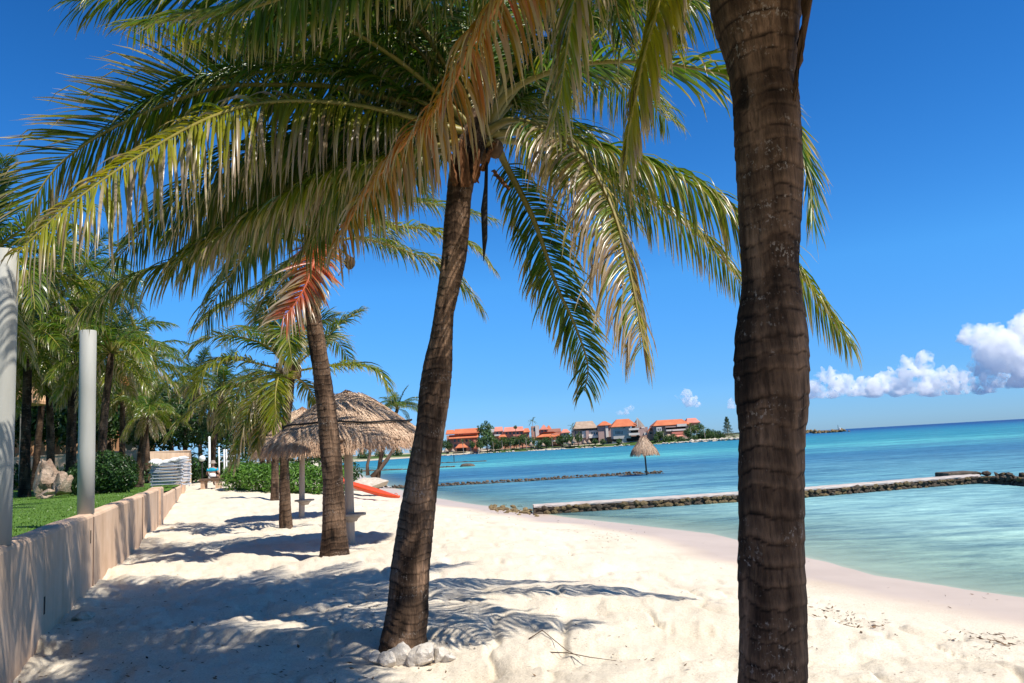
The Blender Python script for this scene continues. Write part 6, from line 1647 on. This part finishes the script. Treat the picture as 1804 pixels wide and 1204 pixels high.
house('white round fronted house with a wide orange hip roof and balconies', 1102, 14, [
    ('wall', 'box', 1081, 751, 1112, 773, 'greyrender', 2, 10), ('back_wall', 'box', 1110, 753, 1143, 778, 'mauve', 8, 6), ('low_wall', 'box', 1079, 776, 1150, 781, 'greyrender', 3.2, 1), ('base_wall', 'box', 1096, 773.05, 1104, 780, 'greyrender', 2.5, 3), ('roof', 'hip', 1076.5, 738, 1124, 752, 'tile_red', 0.2, 12, (0.27, 0.42)), ('cone_roof', 'cone', 1112, 736, 1142, 757, 'thatch_grey', 8, 9), ('mast', 'box', 1122.5, 736, 1124, 752, 'offwhite', 0, 0.3),
    ('balcony', 'box', 1108, 754.5, 1126, 758, 'offwhite', 0.2, 3), ('balcony', 'box', 1108, 763, 1127, 767, 'offwhite', 0.0, 3), ('balcony', 'box', 1135, 762, 1144, 766.5, 'offwhite', 0.6, 3), ('balcony', 'box', 1130, 752, 1136, 755, 'offwhite', 6, 2), ('bay', 'box', 1125, 756, 1136, 768, 'mauve', 1.4, 4), ('recess_shade', 'box', 1109, 758.1, 1125, 762.9, 'dark', 2.2, 3), ('undercroft_shade', 'box', 1081, 773.05, 1095.5, 778, 'dark', 2.6, 4), ('terrace', 'box', 1105, 769, 1126, 777, 'dark', 2.2, 4)]  # recess and undercroft are solid boxes coloured dark for the shade inside
    + wins(1084, 1098, 6, 760, 765.5, 2, wfrac=0.5) + wins(1097, 1103, 1, 752.5, 754.5, 2, wfrac=0.6))
house('small turret house with an orange cone roof beside the shrubs', 1147, 18, [
    ('wall', 'box', 1142, 759, 1152, 774, 'coral', 2, 4), ('roof', 'cone', 1141, 752, 1154, 760.5, 'tile_red', 1.2, 5)] + wins(1143, 1151, 1, 762, 765, 2))
house('stepped red roofed villa with white terraces at the right of the row', 1192, 20, [
    ('wall', 'box', 1154, 748, 1215, 776, 'mauve', 4, 9), ('roof', 'hip', 1151, 739, 1216, 749.5, 'tile_red', 2.4, 12, (0.16, 0.42)), ('roof', 'hip', 1209, 736.5, 1234, 745.5, 'tile_pink', 5, 9, (0.2, 0.42)), ('upper_wall', 'box', 1211, 745.6, 1232, 760, 'coral', 6, 6), ('balcony', 'box', 1172, 751, 1198, 753, 'mauve', 1.6, 2.6), ('balcony', 'box', 1193, 747, 1210, 751.5, 'offwhite', 1.2, 2.79), ('balcony', 'box', 1174, 757, 1184, 760, 'offwhite', 1.4, 2.59), ('balcony', 'box', 1184.5, 756, 1209, 759, 'offwhite', 1.0, 2.99), ('terrace_wall', 'box', 1184, 761, 1206, 765.5, 'tile_pink', 0.4, 3.5), ('recess_shade', 'box', 1174, 753.2, 1208, 756.5, 'dark', 3.8, 0.19), ('annex', 'box', 1157, 753, 1166, 761, 'offwhite', 2.6, 1.39), ('hut_roof', 'hip', 1172, 765, 1186, 770, 'thatch_far', -3, 4, (0.35, 0.45)), ('hut_roof', 'hip', 1184.5, 765.6, 1206, 770, 'tile_pink', -1.8, 3, (0.1, 0.6))]  # recess between balconies: shade put into the colour of a thin box
    + wins(1158, 1165, 2, 755, 758.5, 2.6))

# far trees
FT = []
for k in range(3):
    V, F, C = leaf_cloud([(0, 0, 0, 1, 1, 0.8), (-0.6, 0.1, -0.25, 0.65, 0.6, 0.55), (0.65, -0.1, -0.2, 0.65, 0.6, 0.55), (0.1, 0, 0.5, 0.55, 0.5, 0.45)], 620, 0.17, 900 + k, (0.02, 0.055, 0.013), (0.10, 0.175, 0.045), 0.35)
    me = mesh_from('crown', V, [F], False, C); me.materials.append(M['leaf']); FT.append(me)
LATER = []
def name_later():
    for kind in {k for k, _, _ in LATER}:
        for s in range(len(SPANS)):
            row = sorted((px, i) for i, (k2, px, o) in enumerate(LATER) if k2 == kind and SPANS[s][0] <= px < SPANS[s][1])
            for n_, (px, i) in enumerate(row):
                LATER[i][2]['label'] = f'{kind} before {SPANS[s][2]}' + (f', {ORD[n_]} from the left there' if len(row) > 1 else '')
def far_tree(px, py_c, r_px, inland, label, k, zs=0.85, group='leafy trees on the far shore'):
    Y_ = Yc(px, inland); c = HP(px, py_c, Y_); r = r_px * 1.15 / 1400 * Y_
    gb = SEA + 1.6
    tr = thing('shore_tree', (c.x, Y_, gb), label or 'leafy tree', 'tree', group)
    if not label: LATER.append(('leafy tree', px, tr))
    f = put('crown', FT[k % 3], None, tr); f.location = (0, 0, c.z - gb); f.scale = (r * 0.8, r * 0.8, r * zs); f.rotation_euler = (0, 0, k * 0.9)
    MB().tube([(c.x, Y_, gb - 0.5), (c.x + 0.1, Y_, c.z)], [0.3, 0.12], 6).build('trunk', M['wood'], tr)
LT = None
SPANS = [(600, 775, 'the empty bank left of the far houses'), (775, 848, 'the leftmost coral house'), (848, 936, 'the long pinkish roofed house'), (936, 989, 'the gabled pink house'), (989, 1053, 'the tan thatched house'), (1053, 1141, 'the white round fronted house'), (1141, 1215, 'the stepped villa'), (1215, 1245, 'the right end of the stepped villa'), (1245, 1300, 'the feathery tree at the point')]
for k, (px, py, r, inl, lab) in enumerate(((855, 757, 16, 28, 'big dark tree crown rising between the first two far houses'), (858, 773, 17, 14, 'green round tree below the big dark crown on the far shore'), (846, 782, 11, 10, LT), (872, 783, 12, 10, LT), (889, 780, 12, 12, LT), (905, 778, 11, 10, LT), (908, 753, 4, 20, 'thin dark tree poking above the pinkish roofs'), (920, 776, 12, 10, LT), (935, 778, 10, 12, LT), (951, 782, 9, 8, LT), (962, 779, 10, 9, LT), (990, 775, 11, 9, LT), (1004, 774, 11, 9, LT), (1018, 773, 9, 8, LT), (786, 784, 10, 18, 'low tree at the left end of the far houses by the palm trunk'), (776, 782, 9, 22, 'tree just right of the middle palm trunk on the far shore'), (832, 784, 7, 8, LT), (1162, 767, 9, 9, LT), (1175, 773, 8, 6, LT), (1212, 763, 10, 10, LT), (1222, 757, 10, 14, LT), (1232, 752, 8, 18, LT), (1236, 766, 10, 9, LT), (1248, 762, 8, 12, LT), (1258, 764, 8, 12, LT), (1267, 765, 7, 10, LT), (1186, 771, 8, 9, LT), (1244, 769, 8, 9, LT), (1254, 768, 8, 8, LT), (1262, 769, 7, 7, LT), (1272, 769, 7, 7, LT), (1048, 778, 6, 6, LT), (1062, 778, 6, 6, LT), (1090, 778, 6, 5, LT), (1200, 775, 8, 5, LT), (1222, 773, 9, 5, LT), (1156, 773, 6, 5, LT), (730, 795, 10, 25, LT), (700, 797, 10, 25, LT), (670, 800, 10, 25, LT), (640, 802, 12, 25, LT), (612, 803, 12, 25, LT), (755, 790, 9, 25, LT))):
    far_tree(px, py, r, inl, lab, k)
# feathery casuarina at the point
Y_ = Yc(1283, 8); b = HP(1283, 772, Y_); t_ = HP(1284, 736, Y_)
cs = thing('casuarina_tree', (b.x, Y_, SEA + 1.0), 'feathery pale pointed tree at the tip of the far shore', 'tree')
H = t_.z - b.z
MB().tube([(b.x, Y_, SEA + 0.8), (b.x + 0.1, Y_, b.z + H * 0.5), (t_.x, Y_, t_.z)], [0.22, 0.14, 0.03], 6).build('trunk', M['wood'], cs)
g = np.random.default_rng(44); n = 1700
hh = g.random(n) ** 0.8; rr = (1 - hh) ** 0.7 * 3.0 * (0.4 + 0.6 * np.abs(np.sin(hh * 19 + 1)))  * g.random(n) ** 0.5; a = g.random(n) * 6.283
P = np.stack([b.x + rr * np.cos(a), Y_ + rr * np.sin(a), b.z + 0.6 + hh * (H - 0.4)], 1); d = unit(np.stack([np.cos(a), np.sin(a), 0.9 + g.normal(0, .3, n)], 1)); w = unit(np.cross(d, [0.2, 1, 0.1])) * 0.05
V = np.stack([P - w, P + w, P + d * 0.55 + w * 0.3, P + d * 0.55 - w * 0.3], 1); k = g.random(n)[:, None]
part('crown', V.reshape(-1, 3), [np.arange(n * 4).reshape(n, 4)], M['leaf'], cs, False, col=np.repeat(np.array([0.05, 0.075, 0.045]) * (1 - k) + np.array([0.12, 0.15, 0.085]) * k, 4, 0))

# far palms: two shared crowns
PC = []
for k in range(2):
    Vs, Fs, Cs = [], [], []
    for j in range(13):
        g = random.Random(k * 50 + j); e = math.radians([70, 45, 25, 5, -25][j % 5]); az = j * 2.4
        p = Vector((0, 0, 0)); d = Vector((math.cos(az) * math.cos(e), math.sin(az) * math.cos(e), math.sin(e))); P = [tuple(p)]
        for s in range(5): p = p + d * 0.5; d = (d + Vector((0, 0, -0.28))).normalized(); P.append(tuple(p))
        (V, F, C), _ = frond_arrays(P, nleaf=12, L=0.6, wid=0.16, segs=2, fold=False, seed=j, yel=0.1, dry=0.2, nr_=10)
        Fs.append(np.vstack(F) + sum(len(v) for v in Vs)); Vs.append(V); Cs.append(C)
    me = mesh_from('crown', np.vstack(Vs), [np.vstack(Fs)], True, np.vstack(Cs)); me.materials.append(M['frond']); PC.append(me)
fp = [(938, 743, 788, 1.25, 'tallest slender palm on the far shore, in front of the pink tower house'), (1008, 752, 779, 1.1, 'dark palm left of the big tan thatched roof'), (815, 779, 797, 0.9, 'palm before the orange pavilion roof'), (828, 780, 797, 0.9, None), (868, 777, 793, 0.9, None), (884, 776, 792, 0.9, None), (898, 778, 790, 0.9, None), (914, 774, 790, 0.9, None), (926, 770, 789, 0.9, None), (944, 776, 788, 0.8, None), (972, 772, 786, 0.9, None), (1000, 768, 783, 0.9, None), (1020, 766, 780, 0.8, None), (1168, 762, 774, 0.8, None), (1216, 752, 772, 1.0, None), (1226, 758, 770, 0.8, None), (1240, 756, 770, 0.9, None), (1158, 766, 775, 0.7, None)]
for k, (px, pt, pb, s_, lab) in enumerate(fp):
    Y_ = Yc(px, 7 if k > 1 else 16); t_ = HP(px, pt, Y_)
    tr = thing('shore_palm', (t_.x + 0.3, Y_, SEA + 1.3), lab or 'slim palm', 'palm tree', 'palms along the far shore')
    if not lab: LATER.append(('slim palm', px, tr))
    f = put('crown', PC[k % 2], None, tr); f.location = (-0.3, 0, t_.z - SEA - 1.3); f.scale = (s_, s_, s_); f.rotation_euler = (0, 0, k)
    MB().tube([(t_.x + 0.3, Y_, SEA + 0.6), (t_.x + 0.1, Y_, (t_.z + SEA) / 2 + 0.8), (t_.x, Y_, t_.z)], [0.2, 0.15, 0.12], 6).build('trunk', M['post'], tr)

# small thatched shades, walls and pale rocks along the far waterline
for k, (px, pt, pb, hw) in enumerate(((786, 790, 796, 5), (798, 790.5, 796, 4.5), (936, 779, 786, 5), (957, 780, 786, 4.5), (1003, 776, 783, 5), (1012, 770, 781, 6), (1030, 776, 782, 4.5), (1038, 775, 781, 4.5), (844, 788, 795, 4))):
    Y_ = Yc(px, 6); b = HP(px, pb, Y_); t_ = HP(px, pt, Y_); w = hw / 1400 * Y_
    r = thing('shore_palapa', (b.x, Y_, SEA + 1.0), 'tiny thatched shade on the far beach' if k not in (0, 5) else ('pale thatched shade at the left end of the far beach' if k == 0 else 'two tier thatched shade with a tall point, before the tan roofed house'), 'palapa', 'thatched shades on the far beach')
    if k not in (0, 5): LATER.append(('tiny thatched palapa', px, r))
    MB().lathe((b.x, Y_, b.z), [(w, 0), (w * 0.55, (t_.z - b.z) * 0.45), (0.08, t_.z - b.z)], 14).build('roof', M['thatch_far'], r, True)
    MB().tube([(b.x, Y_, SEA + 0.6), (b.x, Y_, b.z + 0.3)], 0.12, 6).build('post', M['wood'], r)
name_later()
SV, SF = [], []
g = np.random.default_rng(12)
for k in range(240):
    px = 775 + 535 * g.random(); px = px if g.random() < 0.5 else 1170 + 145 * g.random()
    Y_ = Yc(px, 0) + g.uniform(-1.5, 4); d = ray(px, 790); s_ = g.uniform(0.3, 0.9) * (1.5 if px > 1220 else 1)
    V, F = rock_arrays((d.x / d.y * Y_, Y_, SEA + 0.3 + (0.3 if px > 1220 else 0)), s_ * 1.2, s_, s_ * 0.6, 400 + k, 1, 0.3)
    SF.append(F + sum(len(v) for v in SV)); SV.append(V)
o = part('shore_rocks', np.vstack(SV), [np.vstack(SF)], M['pale_rock'], None, False); tag(o, 'pale rocks strewn along the far waterline', 'rocks', kind='stuff')
# jetty with its light on the horizon
ja, jb = at_y(1375, 765, 600), at_y(1492, 758, 600)
jt = thing('jetty', (ja.x, 600, SEA), 'long low rubble jetty on the horizon right of the big trunk', 'jetty')
SV, SF = [], []
for k in range(230):
    u = g.random(); s_ = g.uniform(0.6, 1.3) * (1 - 0.35 * (u > 0.95)); x = ja.x + (jb.x - ja.x) * u
    V, F = rock_arrays((x, 600 + g.normal(0, 2.2), SEA + 0.2 + abs(g.normal(0, 0.7)) + 0.7 * (u < 0.5)), s_ * 1.2, s_, s_ * 0.8, 700 + k, 1, 0.3)
    SF.append(F + sum(len(v) for v in SV)); SV.append(V)
s_ = part('rubble', np.vstack(SV), [np.vstack(SF)], M['stone2'], jt, False); s_['kind'] = 'stuff'
p = at_y(1480, 760, 600)
bc = thing('beacon', (p.x, 600, SEA + 1), 'small beacon with a dark mast at the end of the horizon jetty', 'beacon')
MB().lathe((p.x, 600, SEA + 0.8), [(0.8, 0), (0.6, 2.2), (0.3, 2.4)], 10).build('base', M['white'], bc)
MB().tube([(p.x - 1.2, 600, SEA + 1), (p.x - 1.2, 600, SEA + 5.2)], 0.18, 6).build('mast', M['rope'], bc)

# ---------------------------------------------------------------- cumulus clouds out over the sea
DC = 7000.0
def cloud_mat():
    m = bpy.data.materials.new('cumulus'); m.use_nodes = True; t = m.node_tree; t.nodes.clear()
    o = t.nodes.new('ShaderNodeOutputMaterial'); v = t.nodes.new('ShaderNodeVolumeScatter')
    v.inputs['Color'].default_value = (1, 1, 1, 1); v.inputs['Anisotropy'].default_value = 0.0
    n = noise_n(t, coords(t), 0.011, 5, 0.65)
    dn = t.nodes.new('ShaderNodeMapRange'); dn.inputs['From Min'].default_value = 0.40; dn.inputs['From Max'].default_value = 0.58; dn.inputs['To Max'].default_value = 0.021
    t.links.new(n, dn.inputs[0]); t.links.new(dn.outputs[0], v.inputs['Density'])
    m.cycles.volume_step_rate = 0.35
    t.links.new(v.outputs[0], o.inputs['Volume'])
    return m
M['cloud'] = cloud_mat()
def cloud(blobs, seed, label, vox=9.0):
    """blobs: (px, py, radius px[, depth shift])"""
    import bmesh
    bm = bmesh.new(); g = random.Random(seed)
    sc = DC / 1400
    for b in blobs:
        c = at_y(b[0], b[1], DC + (b[3] if len(b) > 3 else 0) * sc); r = b[2] * sc
        ret = bmesh.ops.create_icosphere(bm, subdivisions=2, radius=r, matrix=Matrix.Translation(c))
        for k in range(7):
            a = g.uniform(0, 6.28); e = g.uniform(-0.1, 1.3); rr = r * g.uniform(0.3, 0.55)
            q = c + Vector((math.cos(a) * math.cos(e), math.sin(a) * math.cos(e), math.sin(e))) * r * 0.85
            bmesh.ops.create_icosphere(bm, subdivisions=2, radius=rr, matrix=Matrix.Translation(q))
    me = bpy.data.meshes.new('cloud'); bm.to_mesh(me); bm.free()
    o = put('cloud', me, None)
    md = o.modifiers.new('r', 'REMESH'); md.mode = 'VOXEL'; md.voxel_size = vox; md.use_smooth_shade = True
    dg = bpy.context.evaluated_depsgraph_get(); m2 = bpy.data.meshes.new_from_object(o.evaluated_get(dg)); o.modifiers.clear(); o.data = m2
    n = len(m2.vertices); co = np.empty(n * 3, np.float32); m2.vertices.foreach_get('co', co); co = co.reshape(-1, 3).astype(float)
    no = np.empty(n * 3, np.float32); m2.vertex_normals.foreach_get('vector', no); no = no.reshape(-1, 3)
    s = 1 / 130.0
    dsp = 0
    for k in range(5):
        f = s * 2 ** k; dsp = dsp + (0.5 - np.abs(noise3(co[:, 0] * f + seed, co[:, 1] * f, co[:, 2] * f, seed + k))) * 95 / 1.75 ** k
    co = co + no * (dsp - dsp.mean() + 6)[:, None]
    zb = min(at_y(b[0], b[1], DC).z for b in blobs) - 2 * sc
    co[:, 2] = np.where(co[:, 2] < zb, zb + (co[:, 2] - zb) * 0.22, co[:, 2])
    m2.vertices.foreach_set('co', co.astype(np.float32).ravel()); m2.update()
    m2.materials.clear(); m2.materials.append(M['cloud'])
    for p in m2.polygons: p.use_smooth = True
    ctr = co.mean(0)
    m2.transform(Matrix.Translation(-Vector(ctr))); o.location = ctr
    return tag(o, label, 'cloud', 'clouds over the horizon')
cloud([(1765,622,38),(1735,605,28),(1715,600,20),(1800,640,42),(1790,605,28),(1830,600,45),(1740,650,26,20),(1700,595,10),(1800,672,26),(1840,660,40),(1765,680,14)], 1, 'tallest white cumulus cloud at the photo edge over the sea')
cloud([(1440,690,16),(1455,668,15),(1478,684,18),(1510,686,17),(1535,684,16),(1425,700,14),(1448,660,10),(1470,696,14),(1500,696,14)], 2, 'left lumpy part of the cloud bank, next to the big trunk')
cloud([(1565,676,18),(1588,672,20),(1600,650,18),(1622,636,13),(1624,655,14),(1608,682,18),(1575,690,15),(1545,692,14),(1622,692,14)], 3, 'middle cloud tower with a knobby top in the bank')
cloud([(1640,680,18),(1662,672,17),(1685,668,16),(1704,668,14),(1652,688,16),(1722,690,14,15),(1735,684,16),(1675,690,14),(1700,684,14)], 4, 'low rounded cloud between the middle tower and the tallest cumulus')
cloud([(1205,703,9),(1218,709,8),(1194,700,5),(1228,715,5),(1211,696,5)], 5, 'small puffy white cloud just left of the big trunk', 8)
cloud([(1103,727,5),(1111,723,4),(1094,729,3.5)], 6, 'tiny cloud above the thatched roofed house', 6)
cloud([(1288,716,5),(1296,712,4.5)], 8, 'tiny cloud touching the left edge of the big trunk', 6)
